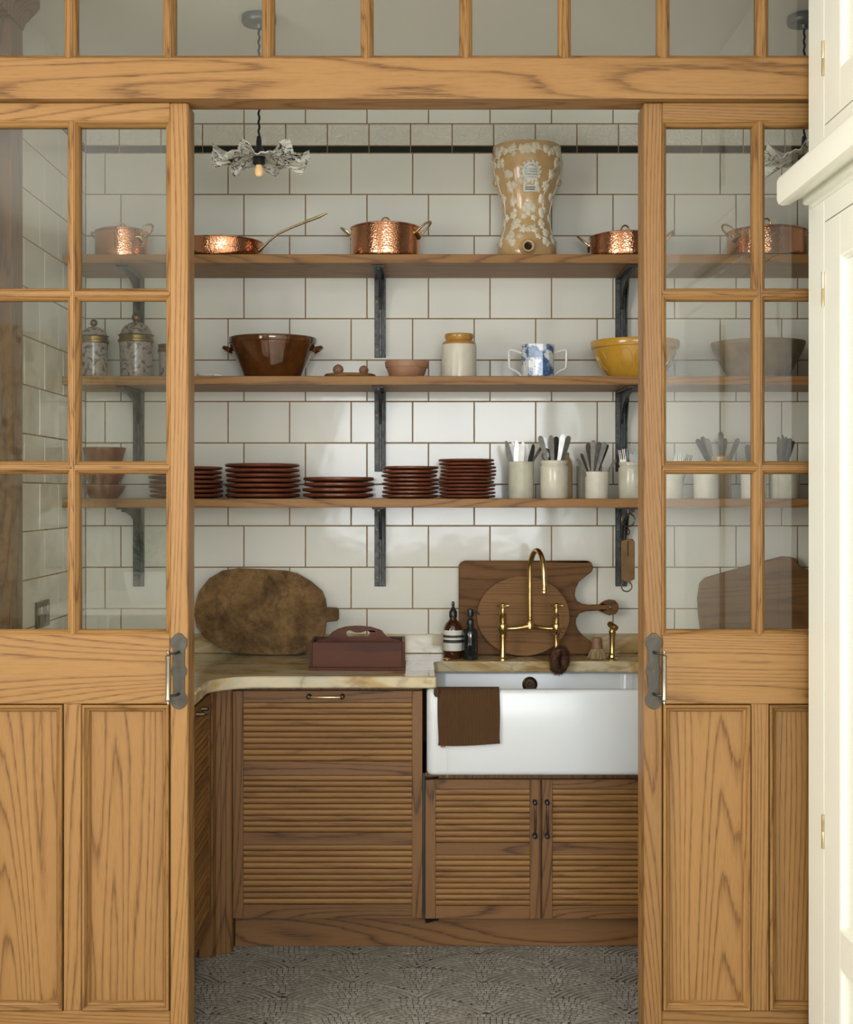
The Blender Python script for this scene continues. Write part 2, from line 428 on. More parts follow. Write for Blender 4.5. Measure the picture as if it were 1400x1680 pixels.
def tag(o, label, cat=None, group=None, kind=None):
    o['label'] = label
    if cat: o['category'] = cat
    if group: o['group'] = group
    if kind: o['kind'] = kind
    return o
def thing(name, label, cat, loc=(0, 0, 0), group=None, kind=None):
    o = bpy.data.objects.new(name, None); COL.objects.link(o); o.location = loc; o.empty_display_size = 0.05
    return tag(o, label, cat, group, kind)
def single(name, bm, mat, label, cat, loc=None, group=None, kind=None, **kw):
    """a thing that is one mesh; its origin is put at loc"""
    if loc is not None: xf(bm, Matrix.Translation(-Vector(loc)))
    o = obj(name, bm, mat, None, **kw)
    if loc is not None: o.location = loc
    return tag(o, label, cat, group, kind)
def ringobj(name, bm, mats, parent):
    o = obj(name, bm, mats[0], parent, smooth=30); o.data.materials.append(mats[1])
    for p in o.data.polygons: p.material_index = 0 if p.index % 2 == 0 else 1
    return o
ORD = ['bottom', 'second', 'third', 'fourth', 'fifth', 'sixth', 'seventh', 'eighth', 'ninth', 'tenth', 'eleventh', 'twelfth']
# ------------------------------------------------------------------ the setting: pantry shell
YB, XL, XR, CZ = 4.944, -1.228, 1.95, 2.99
YD = 3.50
def slab(name, x0, x1, y0, y1, z0, z1, mat, label, cat='wall'):
    return single(name, box(nb(), x0, x1, y0, y1, z0, z1), mat, label, cat, kind='structure', smooth=0)
wall_back = slab('wall_back', XL - 0.1, XR + 0.1, YB + 0.0025, YB + 0.12, 0, CZ, GROUT, 'white tiled back wall of the pantry behind the shelves')
wall_left = slab('wall_left', XL - 0.12, XL - 0.0025, 3.61, YB + 0.0025, 0, CZ, GROUT, 'white tiled side wall seen through the left door')
slab('wall_right', XR, XR + 0.1, 3.61, YB, 0, CZ, PAINT, 'plain pale side wall of the pantry on the right')
ceiling = slab('ceiling', -2.6, 2.1, -3.4, YB + 0.12, CZ, CZ + 0.08, CEIL, 'off white plaster ceiling', 'ceiling')
floor = slab('floor', XL, XR, 3.44, YB, -0.06, -0.002, MGROUT, 'grey stone mosaic floor laid in fans', 'floor')

# --- tiles, one object each
tcache = {}
def tile_mesh(w, h, mat, side, t=0.0055):
    key = (round(w, 4), round(h, 4), mat.name, side)
    if key not in tcache:
        g = 0.0040; b = nb()
        if side == 'back': box(b, -w / 2 + g / 2, w / 2 - g / 2, 0, t, -h / 2 + g / 2, h / 2 - g / 2)
        else: box(b, -t, 0, -w / 2 + g / 2, w / 2 - g / 2, -h / 2 + g / 2, h / 2 - g / 2)
        tcache[key] = mesh(b, 'tile', mat, 0.0016, 2)
    return tcache[key]
def course(y0, y1, off, pitch, mat, name, xmax=1.50):
    z1, z0 = PZ(y0, YB), PZ(y1, YB); p = pitch * YB / F
    k = math.floor((XL - PX(off, YB)) / p); x = PX(off, YB) + k * p
    while x < xmax:
        a, b = max(x, XL), min(x + p, XR)
        if b - a > 0.02:
            inst(name, tile_mesh(b - a, z1 - z0, mat, 'back'), wall_back, ((a + b) / 2, YB, (z0 + z1) / 2),
                 (random.uniform(-.006, .006), 0, random.uniform(-.006, .006)))
        x += p
    # the same course returns along the left wall
    y = YB - (p * 0.63 if off < 390 else p * 0.37); first = True; hi = YB
    while hi > 3.95:
        lo = max(y, 3.94)
        if hi - lo > 0.02:
            inst(name, tile_mesh(hi - lo, z1 - z0, mat, 'left'), wall_left, (XL, (lo + hi) / 2, (z0 + z1) / 2),
                 (0, random.uniform(-.006, .006), random.uniform(-.006, .006)))
        hi = lo; y -= p
course(135, 203, 400.3, 101.0, TILE, 'tile')
course(203, 239, 400.6, 68.3, RELIEF, 'relief_tile')
course(239, 250.9, 400.6, 68.3, LINER, 'liner_tile')
for k in range(12):
    y0 = 250.9 + 67.97 * k; y1 = min(y0 + 67.97, 1042)
    if y1 - y0 > 8: course(y0, y1, 374.3 if k % 2 == 0 else 400.3, 101.0, TILE, 'tile')

# --- fan mosaic: tens of thousands of little stones, one part
def mosaic():
    b = nb(); tone = b.faces.layers.float.new('tone')
    R, S, DY, h, L, g = 0.25, 0.20, 0.125, 0.25 / 14, 0.0175, 0.0030
    x0, x1, y0, y1 = -0.80, 0.98, 3.45, 4.44
    rng = random.Random(3)
    j = 0; cy = y0 - R
    while cy < y1 + R:
        cx = x0 - 2 * S + (S if j % 2 else 0)
        while cx < x1 + 2 * S:
            near = [(cx + q * S, cy - m * DY) for m, qs in ((1, (-1, 1)), (2, (-2, 0, 2)), (3, (-1, 1)), (4, (0,))) for q in qs]
            for k in range(14):
                r = (k + 0.5) * h
                n = max(3, int(round(2 * PI * r / L)))
                ph = rng.random() * 6
                for i in range(n):
                    a = ph + 2 * PI * i / n
                    px, py = cx + r * math.cos(a), cy + r * math.sin(a)
                    if not (x0 < px < x1 and y0 < py < y1) or abs(px - cx) > S: continue
                    if any((px - ex) ** 2 + (py - ey) ** 2 < (R - 0.003) ** 2 for ex, ey in near): continue
                    da = PI / n - g / 2 / r * 0.8
                    if da <= 0: continue
                    ra, rb = r - h / 2 + g, r + h / 2 - g
                    j1, j2 = rng.uniform(-.10, .10) * da, rng.uniform(-.10, .10) * da
                    top = rng.uniform(-0.0005, 0.0005)
                    P = [(cx + q * math.cos(w), cy + q * math.sin(w)) for q, w in ((ra, a - da + j1), (rb, a - da + j2), (rb, a + da), (ra, a + da))]
                    T = [b.verts.new((u, v, top)) for u, v in P]; B_ = [b.verts.new((u, v, -0.004)) for u, v in P]
                    t = rng.random()
                    for fv in ([T[3], T[2], T[1], T[0]],) + tuple([T[q], T[(q + 1) % 4], B_[(q + 1) % 4], B_[q]] for q in range(4)):
                        f = b.faces.new(fv); f[tone] = t
            cx += 2 * S
        cy += DY; j += 1
    o = obj('mosaic_stone', b, MOSAIC, floor, smooth=0); o['kind'] = 'stuff'; o['label'] = 'small grey stones laid in fan arcs'
mosaic()

# ------------------------------------------------------------------ the setting: kitchen the camera stands in
slab('floor_kitchen', -2.5, 1.9, -3.3, 3.44, -0.06, -0.002, KFLOOR, 'kitchen floor in front of the sliding doors', 'floor')
def wall_hole(name, axis, c0, c1, a0, a1, h0, h1, z0, z1, mat, label):
    b = nb()
    def bx(p0, p1, q0, q1):
        if axis == 'x': box(b, c0, c1, p0, p1, q0, q1)
        else: box(b, p0, p1, c0, c1, q0, q1)
    bx(a0, h0, 0, CZ); bx(h1, a1, 0, CZ); bx(h0, h1, 0, z0); bx(h0, h1, z1, CZ)
    return single(name, b, mat, label, 'wall', kind='structure', smooth=0)
wall_hole('wall_window', 'x', -2.5, -2.4, -3.3, 3.6, -0.45, 2.35, 1.03, 2.53, PLASTER, 'kitchen wall with the long side window')
wall_hole('wall_garden', 'y', -3.3, -3.2, -2.5, 1.9, -0.9, 1.5, 0.95, 2.65, PLASTER, 'kitchen wall with the garden window')
slab('wall_kitchen_right', 1.8, 1.9, -3.3, 3.61, 0, CZ, PLASTER, 'kitchen wall behind the cream cupboard')
slab('wall_partition', -2.5, XL, 3.5, 3.61, 0, CZ, PLASTER, 'plaster wall beside the left sliding door')
slab('wall_partition_right', 1.235, 1.9, 3.5, 3.61, 0, CZ, PLASTER, 'plaster wall behind the cream cupboard end')
def kitchen_window(name, axis, c, a0, a1, z0, z1, n, m, label):
    t = thing(name, label, 'window', ((c, (a0 + a1) / 2, z0) if axis == 'x' else ((a0 + a1) / 2, c, z0)), kind='structure')
    def bx(p0, p1, q0, q1, d=0.03):
        return box(nb(), c - d, c + d, p0, p1, q0, q1) if axis == 'x' else box(nb(), p0, p1, c - d, c + d, q0, q1)
    for q in ((a0, a0 + .06, z0, z1), (a1 - .06, a1, z0, z1), (a0 + .06, a1 - .06, z0, z0 + .06), (a0 + .06, a1 - .06, z1 - .06, z1)): obj('window_frame', bx(*q), CREAM, t, bevel=.003)
    for i in range(1, n):
        p = a0 + (a1 - a0) * i / n; obj('glazing_bar', bx(p - .014, p + .014, z0 + .06, z1 - .06, .02), CREAM, t)
    for i in range(1, m):
        q = z0 + (z1 - z0) * i / m; obj('glazing_bar', bx(a0 + .06, a1 - .06, q - .012, q + .012, .018), CREAM, t)
    return t
kitchen_window('window_2', 'x', -2.45, -0.45, 2.35, 1.03, 2.53, 5, 2, 'long side window of the kitchen mirrored in the left door glass')
kitchen_window('window_3', 'y', -3.25, -0.9, 1.5, 0.95, 2.65, 4, 2, 'garden window behind the viewer mirrored in the tiles')

# ------------------------------------------------------------------ oak screen: transom window over the doors
tw = thing('window_1', 'honey oak transom of square panes over the sliding doors', 'window', (0, 3.52, 2.51), kind='structure')
ZB0, ZB1 = 2.5133, 2.6194
SX0, SX1 = XL, 1.232
obj('header_beam', box(nb(), SX0, SX1, 3.47, 3.572, ZB0, ZB1), OAK[0], tw, bevel=0.003, seg=2)
obj('top_rail', box(nb(), SX0, SX1, 3.475, 3.565, 2.935, CZ), OAK[0], tw, bevel=0.002)
mx = [PX(114 + 162.7 * k, 3.478) for k in range(8)]
BEAD = [(0.0, 0.002), (0.0025, 0.0015), (0.004, 0.0045), (0.0085, 0.0075), (0.012, 0.0135), (0.0135, 0.020), (0.0135, 0.026), (0.0, 0.026)]
BACK = [(0.0, 0.031), (0.012, 0.031), (0.012, 0.040), (0.004, 0.049), (0.0, 0.049)]
def glazed(parent, x0, x1, z0, z1, y):
    p = obj('pane', box(nb(), x0 - 0.003, x1 + 0.003, y + 0.027, y + 0.030, z0 - 0.003, z1 + 0.003), GLASS, parent, smooth=0)
    for prof in (BEAD, BACK):
        ringobj('glazing_bead', ring(nb(), x0, x1, z0, z1, [(d, y + q) for d, q in prof]), (OAK[0], OAK[2]), p)
edges = [SX0 + 0.05] + [v for m_ in mx for v in (m_ - 0.0035, m_ + 0.0035)] + [SX1 - 0.02]
for i in range(0, len(edges), 2):
    if edges[i + 1] - edges[i] > 0.05: glazed(tw, edges[i], edges[i + 1], ZB1, 2.935, 3.475)
for m_ in mx:
    obj('mullion', box(nb(), m_ - 0.0035, m_ + 0.0035, 3.475, 3.53, ZB1, 2.935), OAK[2], tw, bevel=0.0015)
obj('end_post', box(nb(), SX0, SX0 + 0.05, 3.475, 3.565, ZB1, 2.935), OAK[2], tw, bevel=0.002)

# --- oak lining posts behind the door edges
tag(obj('trim_2', box(nb(), -0.655, -0.6008, 3.557, 3.601, 0, ZB0), OAK[2], None, bevel=0.0015), 'oak lining post behind the left sliding door edge', 'door frame', kind='structure')
tag(obj('trim_3', box(nb(), 0.5945, 0.650, 3.557, 3.601, 0, ZB0), OAK[2], None, bevel=0.0015), 'oak lining post behind the right sliding door edge', 'door frame', kind='structure')

# ------------------------------------------------------------------ sliding doors
def sliding_door(name, edge, sg, label):
    t = thing(name, label, 'door', (edge + sg * 0.3035, YD + 0.03, 0.01), kind='structure')
    def U(a, b): return tuple(sorted((edge + sg * a, edge + sg * b)))
    Y0, Y1 = YD, YD + 0.055
    def bar(nm, a, b, z0, z1, ax, bev=0.002): 
        x0, x1 = U(a, b); return obj(nm, box(nb(), x0, x1, Y0, Y1, z0, z1), OAK[ax], t, bevel=bev)
    zt, zb = 2.465, 1.1177
    zbars = [2.0115, 1.5566]
    bar('stile', 0, 0.0480, 0.012, 2.512, 2, 0.003); bar('stile', 0.559, 0.607, 0.012, 2.512, 2, 0.003)
    bar('top_rail', 0.048, 0.559, zt, 2.512, 0)
    bar('lock_rail', 0.048, 0.559, 0.9374, zb, 0)
    bar('bottom_rail', 0.048, 0.559, 0.012, 0.1335, 0)
    bar('muntin', 0.2800, 0.3270, 0.1335, 0.9374, 2)
    bar('glazing_bar', 0.3000, 0.3070, zb, zt, 2, 0.0015)
    zs = [(zbars[0] + 0.0035, zt), (zbars[1] + 0.0035, zbars[0] - 0.0035), (zb, zbars[1] - 0.0035)]
    for (a, b) in ((0.048, 0.300), (0.307, 0.559)):
        x0, x1 = U(a, b)
        for z in zbars: bar('glazing_bar', a, b, z - 0.0035, z + 0.0035, 0, 0.0015)
        for (z0, z1) in zs: glazed(t, x0, x1, z0, z1, Y0)
    for (a, b) in ((0.048, 0.280), (0.327, 0.559)):
        x0, x1 = U(a, b)
        p = obj('panel', box(nb(), x0 + 0.001, x1 - 0.001, Y0 + 0.016, Y0 + 0.036, 0.1345, 0.9364), OAK[2], t, smooth=0)
        ringobj('panel_moulding', ring(nb(), x0, x1, 0.1335, 0.9374, [(0.0022, Y0 + 0.016), (0.0022, Y0 - 0.004), (0.0045, Y0 - 0.0065), (0.0085, Y0 - 0.0055), (0.0105, Y0 - 0.001), (0.0125, Y0 + 0.0005), (0.0135, Y0 + 0.004), (0.0185, Y0 + 0.007), (0.021, Y0 + 0.012), (0.0225, Y0 + 0.016)]), (OAK[0], OAK[2]), p)
    # pull handle
    cu, k = 0.0245, 1.425e-4
    side = [(0, 700), (45, 690), (95, 640), (150, 590), (163, 530), (155, 480), (110, 400), (108, 100), (140, 45), (150, 0), (140, -50), (108, -100), (108, -400), (150, -460), (163, -530), (150, -590), (100, -660), (20, -700)]
    zc = 1.0237; xc = edge + sg * cu
    pl = [(xc + a * k, zc + b * k) for a, b in side] + [(xc - a * k, zc + b * k) for a, b in reversed(side[1:])]
    hd = obj('pull_handle', prism(nb(), pl, Y0 - 0.0035, Y0), PEWTER, t, edge=0.001); hd['label'] = 'shaped pewter plate of the pull'
    bxx = edge + sg * 0.0455; z0, z1 = 0.9405, 1.0800
    b = nb(); lathe(b, [(0, 0), (0.0035, 0.001), (0.0042, 0.006), (0.0030, 0.010), (0.0075, 0.013), (0.0075, 0.017), (0.0062, 0.022), (0.0062, 0.118), (0.0075, 0.123), (0.0075, 0.127), (0.0030, 0.130), (0.0042, 0.134), (0.0035, 0.139), (0, 0.140)], 20, (bxx, Y0 - 0.040, z0))
    g = obj('grip', b, NICKEL, hd); g['label'] = 'bright turned nickel grip'
    for z in (0.9645, 1.0735):
        b = nb(); tube(b, [(xc, Y0 - 0.002, z), (xc, Y0 - 0.018, z), (xc + (bxx - xc) * 0.3, Y0 - 0.032, z), (bxx, Y0 - 0.040, z)], [0.0042, 0.0038, 0.0032, 0.0032], 10)
        obj('post', b, PEWTER, hd)
    for dz in (0.087, 0, -0.088):
        b = nb(); lathe(b, [(0.0035, 0), (0.0032, 0.0012), (0, 0.0016)], 12); xf(b, Matrix.Translation((xc, Y0 - 0.0035, zc + dz)) @ Matrix.Rotation(PI / 2, 4, 'X'))
        obj('screw', b, BRONZE, hd)
    return t
sliding_door('door_1', -0.600, -1, 'left glazed oak sliding door with pewter pull, jars seen through it')
sliding_door('door_2', 0.594, 1, 'right glazed oak sliding door beside the cream cupboard')

# --- dark oak surround on the left wall, far left through the glass
ds = thing('trim_1', 'tall oak door surround with cornice at far left behind the glass', 'door frame', (-1.19, 3.77, 0), kind='structure')
obj('post', box(nb(), XL, -1.151, 3.79, 3.90, 0, 2.84), OAKC[2], ds, bevel=0.004)
obj('panel', box(nb(), XL, -1.185, 3.62, 3.79, 0, 2.84), OAKC[2], ds, bevel=0.002)
obj('cornice', loft(nb(), [[(XL, 3.62, z), (x, 3.62, z), (x, y, z), (XL, y, z)] for x, y, z in ((-1.150, 3.902, 2.84), (-1.145, 3.907, 2.86), (-1.120, 3.93, 2.90), (-1.112, 3.937, 2.915), (-1.112, 3.937, 2.94))]), OAKC[0], ds, smooth=30)

# ------------------------------------------------------------------ cream cupboard on the right
cc = thing('cream_cupboard', 'cream painted panelled cupboard with mantel shelf at the right edge', 'cupboard', (1.2, 2.7, 0))
YN = 1.9
XF = 1.01
obj('carcass', box(nb(), XF + 0.022, 1.62, YN, 3.45, 0.0, CZ - 0.01), CREAM, cc, smooth=0)
obj('face_stile', box(nb(), XF, XF + 0.022, 3.32, 3.45, 0, CZ - 0.01), CREAM, cc, bevel=0.0012)
obj('face_rail', box(nb(), XF, XF + 0.022, YN, 3.3185, 2.163, 2.400), CREAM, cc, bevel=0.0012)
def cdoor(z0, z1, panels):
    y0, y1 = 2.46, 3.3165; st = 0.1225
    zs = sorted([z0] + [v for p in panels for v in p] + [z1])
    d = obj('cupboard_door', box(nb(), XF + 0.016, XF + 0.0215, y0, y1, z0, z1), CREAM, cc, smooth=0)
    obj('door_stile', box(nb(), XF, XF + 0.016, y1 - st, y1, z0, z1), CREAM, d, bevel=0.001)
    obj('door_stile', box(nb(), XF, XF + 0.016, y0, y0 + st, z0, z1), CREAM, d, bevel=0.001)
    for i in range(0, len(zs), 2): obj('door_rail', box(nb(), XF, XF + 0.016, y0 + st, y1 - st, zs[i], zs[i + 1]), CREAM, d, bevel=0.001)
    for p0, p1 in panels:
        b = ring(nb(), y0 + st, y1 - st, p0, p1, [(0, 0.0005), (0.004, 0.0015), (0.007, 0.006), (0.012, 0.010), (0.012, 0.016), (0, 0.016)])
        xf(b, Matrix(((0, 1, 0, XF), (1, 0, 0, 0), (0, 0, 1, 0), (0, 0, 0, 1))))
        obj('panel_moulding', b, CREAM, d, smooth=30)
cdoor(2.403, CZ - 0.03, [(2.5035, CZ - 0.13)])
cdoor(0.09, 2.160, [(0.443, 2.059), (0.15, 0.354)])
for z0, z1 in ((2.525, 2.613), (1.952, 2.040), (0.606, 0.692)):
    b = nb(); lathe(b, [(0, 0), (0.0042, 0.001), (0.0042, (z1 - z0) * 0.48), (0.0036, (z1 - z0) * 0.5), (0.0042, (z1 - z0) * 0.52), (0.0042, z1 - z0 - 0.001), (0, z1 - z0)], 12, (XF - 0.002, 3.3185, z0))
    h = obj('hinge', b, BRASSP, cc); h['label'] = 'small brass butt hinge'
prof = [(1.03, 2.298), (0.930, 2.298), (0.920, 2.292), (0.916, 2.282), (0.916, 2.236), (0.920, 2.2255), (0.930, 2.2213), (0.945, 2.223), (0.972, 2.238), (0.982, 2.240), (0.982, 2.226), (0.988, 2.2225), (1.000, 2.2225), (1.006, 2.216), (1.03, 2.216)]
obj('mantel_shelf', loft(nb(), [[(x, y, z) for x, z in prof] for y in (YN, 3.405)]), CREAM, cc, smooth=40)

# ------------------------------------------------------------------ worktop, upstand, sink
wt = thing('marble_worktop', 'yellow veined marble worktop with curved inner corner and upstand', 'worktop', (0.2, 4.75, 0.861))
YF_, XS0, XS1, YS = 4.300, 0.062, 0.775, 4.690
poly = [(XL + .001, YB - .002), (XL + .001, 3.93), (-0.656, 3.93), (-0.656, 4.16)]
for i in range(1, 8):
    a = PI - i * PI / 2 / 8
    poly.append((-0.656 + 0.14 + 0.14 * math.cos(a), 4.16 + 0.14 * math.sin(a)))
poly += [(-0.516, YF_), (XS0, YF_), (XS0, YS - 0.03), (XS0 + 0.008, YS - 0.008), (XS0 + 0.03, YS)]
for i in range(0, 7):
    a = PI / 2 - i * PI / 2 / 6
    poly.append((XS1 - 0.06 + 0.06 * math.cos(a), YS - 0.06 + 0.06 * math.sin(a)))
poly += [(XS1, YF_), (XR - .002, YF_), (XR - .002, YB - .002)]
obj('slab', prism(nb(), poly, 0.861, 0.900, axis='z'), MARBLE, wt, smooth=30, edge=0.006)
obj('upstand', box(nb(), XL + .022, XR - .002, YB - .021, YB - .001, 0.9005, 0.9716), MARBLE, wt, bevel=0.002)
obj('upstand', box(nb(), XL + .001, XL + .021, 3.93, YB - .001, 0.9005, 0.9716), MARBLE, wt, bevel=0.002)

sk = thing('belfast_sink', 'white fireclay apron sink set under the marble worktop', 'sink', (0.41, 4.52, 0.586))
def rl(x0, x1, y0, y1, r, z): return [(x, y, z) for x, y in rrect(x0, x1, y0, y1, r, 5)]
sx0, sx1, sy0, sy1, sz0, sz1 = 0.030, 0.790, 4.275, 4.765, 0.586, 0.8605
L = []
for d, z in ((0.012, sz0), (0.003, sz0 + 0.004), (0.0, sz0 + 0.014), (0.0, sz1 - 0.012), (0.003, sz1 - 0.004), (0.010, sz1)):
    L.append(rl(sx0 + d, sx1 - d, sy0 + d, sy1 - d, 0.022 - d * 0.5, z))
w_ = 0.032
for d, z in ((w_ - 0.008, sz1), (w_ - 0.002, sz1 - 0.004), (w_, sz1 - 0.012), (w_ + 0.004, sz0 + 0.09), (w_ + 0.014, sz0 + 0.06), (w_ + 0.05, sz0 + 0.045)):
    L.append(rl(sx0 + d, sx1 - d, sy0 + d, sy1 - d, 0.04, z))
obj('basin', loft(nb(), L), FIRECLAY, sk, smooth=50)
b = nb(); lathe(b, [(0.027, 0), (0.027, 0.003), (0.022, 0.006), (0.018, 0.003), (0.008, 0.003), (0.006, 0.005), (0, 0.005)], 24)
xf(b, Matrix.Translation((0.398, sy1 - w_ - 0.0005, 0.8135)) @ Matrix.Rotation(PI / 2, 4, 'X'))
o = obj('overflow', b, BRONZE, sk); o['label'] = 'round dark bronze overflow'
b = nb(); lathe(b, [(0.045, 0), (0.045, 0.003), (0.030, 0.004), (0.028, 0.001), (0, 0.001)], 24, (0.41, 4.52, sz0 + 0.0455))
obj('drain', b, BRONZE, sk)

# ------------------------------------------------------------------ cabinets
YC = 4.335
slat_cache = {}
def SLATP(h): return [(-h, 0.011), (-h, 0.0060), (-h * 0.93, 0.0040), (-h * 0.75, 0.0026), (-h * 0.3, 0.0016), (h * 0.2, 0.0016), (h * 0.6, 0.0022), (h * 0.85, 0.0034), (h, 0.0058), (h, 0.011)]
def slat_mesh(length, pitch, mat):
    k = (round(length, 4), round(pitch, 4), mat.name)
    if k not in slat_cache:
        h = pitch / 2 - 0.0009
        pr = SLATP(h)
        b = nb(); loft(b, [[(x, y, z) for z, y in pr] for x in (-length / 2, length / 2)])
        slat_cache[k] = mesh(b, 'slat', mat, smooth=30)
    return slat_cache[k]
def louvre_door(parent, x0, x1, z0, z1, st, rails, name='door'):
    """framed front with reeded slats between the rails; rails = [(z0, z1), ...] from the top down"""
    cx = (x0 + x1) / 2
    d = obj(name, box(nb(), x0 + 0.001, x1 - 0.001, YC + 0.011, YC + 0.022, z0, z1), OAKC[0], parent, smooth=0)
    obj('stile', box(nb(), x0, x0 + st, YC, YC + 0.011, z0, z1), OAKC[2], d, bevel=0.0012)
    obj('stile', box(nb(), x1 - st, x1, YC, YC + 0.011, z0, z1), OAKC[2], d, bevel=0.0012)
    for a, b_ in rails: obj('rail', box(nb(), x0 + st, x1 - st, YC + 0.0005, YC + 0.011, a, b_), OAKC[0], d, bevel=0.001)
    base = wloc(d)
    for (a, _), (_, c) in zip(rails, rails[1:]):
        n = int(round((a - c) / 0.0195)); p = (a - c) / n
        me = slat_mesh(x1 - x0 - 2 * st - 0.001, p, REED[0])
        for i in range(n): inst('slat', me, d, Vector((cx, YC, a - p * (i + 0.5))) - base)
    return d
def bar_handle(parent, c, length, vert, mat_end, mat_bar):
    b = nb(); h = length / 2
    e = (lambda s, off: (c[0], c[1] - off, c[2] + s)) if vert else (lambda s, off: (c[0] + s, c[1] - off, c[2]))
    tube(b, [e(-h, 0.022), e(-h * 0.75, 0.026), e(0, 0.028), e(h * 0.75, 0.026), e(h, 0.022)], [0.0035, 0.0030, 0.0042, 0.0030, 0.0035], 12)
    hd = obj('handle', b, mat_bar, parent)
    for s in (-h, h):
        b = nb(); lathe(b, [(0.008, 0), (0.008, 0.003), (0.0048, 0.006), (0.0048, 0.017), (0.0072, 0.021), (0.0072, 0.026), (0.004, 0.029), (0, 0.030)], 14)
        q = e(s, 0.0); xf(b, Matrix.Translation(q) @ Matrix.Rotation(PI / 2, 4, 'X'))
        obj('handle_post', b, mat_end, parent)
    return hd
dw = thing('dishwasher_cabinet', 'wide reeded oak base unit under the wooden tool caddy', 'cabinet', (-0.29, 4.6, 0.10))
obj('body', box(nb(), -0.597, 0.016, YC + 0.023, 4.90, 0.105, 0.858), OAKC[2], dw, smooth=0)
zz = lambda y: PZ(y, YC)
obj('gap_shade_strip', box(nb(), 0.0172, 0.0248, YC + 0.03, 4.89, 0.105, 0.575), BLACKP, dw, smooth=0)  # added black strip standing in for the shade in the gap between units
dd = louvre_door(dw, -0.599, 0.0165, zz(1507), zz(1133.5), 0.034, [(zz(1152.5), zz(1133.5)), (zz(1272), zz(1249)), (zz(1386), zz(1366)), (zz(1507), zz(1484))])
bar_handle(dd, (PX(535, YC), YC, zz(1142)), 0.108, False, BRONZE, BRASSP)
sc_ = thing('sink_cabinet', 'two door reeded oak base unit under the white sink', 'cabinet', (0.40, 4.6, 0.10))
obj('body', box(nb(), 0.026, 0.783, YC + 0.023, 4.90, 0.105, 0.580), OAKC[2], sc_, smooth=0)
for x0, x1, hx in ((0.0255, 0.3990, PX(877.5, YC)), (0.4045, 0.7790, PX(897.5, YC))):
    d = louvre_door(sc_, x0, x1, zz(1507.5), zz(1279), 0.034, [(zz(1294.5), zz(1279)), (zz(1402.5), zz(1383)), (zz(1507.5), zz(1486.5))])
    bar_handle(d, (hx, YC, zz(1342.5)), 0.108, True, BLACKP, BRONZE)
for z in (zz(1277.5), zz(1512)):
    b = prism(nb(), [(0.0255, YC + 0.02), (0.0255, YC - 0.012), (0.036, YC - 0.008), (0.070, YC + 0.02)], z - 0.002, z + 0.003, axis='z')
    o = obj('corner_pivot', b, BLACKP, sc_); o['label'] = 'small black metal corner pivot'
rc = thing('base_cabinet', 'plain oak base unit to the right of the sink, behind the right door', 'cabinet', (1.36, 4.6, 0.10))
obj('body', box(nb(), 0.792, XR - .004, YC + 0.023, 4.90, 0.105, 0.858), OAKC[2], rc, smooth=0)
louvre_door(rc, 0.796, 1.37, zz(1507), zz(1133.5), 0.034, [(zz(1152.5), zz(1133.5)), (zz(1320), zz(1300)), (zz(1507), zz(1484))])
single('plinth', box(nb(), -0.60, XR - .003, 4.395, 4.415, 0, 0.1035), OAKC[0], 'brown oak plinth board along the floor under the cabinets', 'plinth', bevel=0.0015)
# corner post and the cabinet run along the left wall
single('corner_post', loft(nb(), [[(x, y, z) for x, y in ((-0.603, 4.42), (-0.601, 4.338), (-0.606, 4.3315), (-0.6185, 4.3265), (-0.6205, 4.3215), (-0.6335, 4.3165), (-0.6355, 4.3115), (-0.648, 4.3065), (-0.650, 4.300), (-0.656, 4.286), (-0.70, 4.286), (-0.72, 4.42))] for z in (0.0, 0.860)]), OAKC[2], 'fluted oak post in the inner corner of the cabinets', 'cabinet post', smooth=20)
lc = thing('side_cabinet', 'oak reeded cabinet along the left wall, half hidden by the door', 'cabinet', (-0.95, 4.1, 0.10))
obj('body', box(nb(), XL + .003, -0.684, 3.94, 4.284, 0.105, 0.858), OAKC[2], lc, smooth=0)
dl = obj('door', box(nb(), -0.683, -0.672, 3.945, 4.283, 0.11, 0.850), OAKC[1], lc, smooth=0)
for y0, y1 in ((3.945, 3.979), (4.249, 4.283)): obj('stile', box(nb(), -0.672, -0.661, y0, y1, 0.11, 0.850), OAKC[2], dl, bevel=0.001)
for z0, z1 in ((0.812, 0.850), (0.575, 0.620), (0.349, 0.389), (0.11, 0.157)): obj('rail', box(nb(), -0.672, -0.6615, 3.979, 4.249, z0, z1), OAKC[1], dl, bevel=0.001)
pr = SLATP(0.0195 / 2 - 0.0009)
sm = mesh(loft(nb(), [[(-y, yy, z) for z, y in pr] for yy in (-0.1345, 0.1345)]), 'slat', REED[1], smooth=30)
for a, c in ((0.812, 0.620), (0.575, 0.389), (0.349, 0.157)):
    n = int(round((a - c) / 0.0195)); p = (a - c) / n
    for i in range(n): inst('slat', sm, dl, Vector((-0.661, 4.114, a - p * (i + 0.5))) - wloc(dl))
b = nb(); tube(b, [(-0.662, 4.10, 0.828), (-0.640, 4.10, 0.828), (-0.634, 4.08, 0.826), (-0.634, 4.02, 0.826), (-0.640, 4.00, 0.828), (-0.662, 4.00, 0.828)], [0.008, 0.006, 0.0042, 0.0042, 0.006, 0.008], 10)
obj('handle', b, BRONZE, dl)
obj('plinth', box(nb(), XL + .003, -0.74, 3.945, 4.40, 0, 0.1035), OAKC[1], lc, smooth=0)

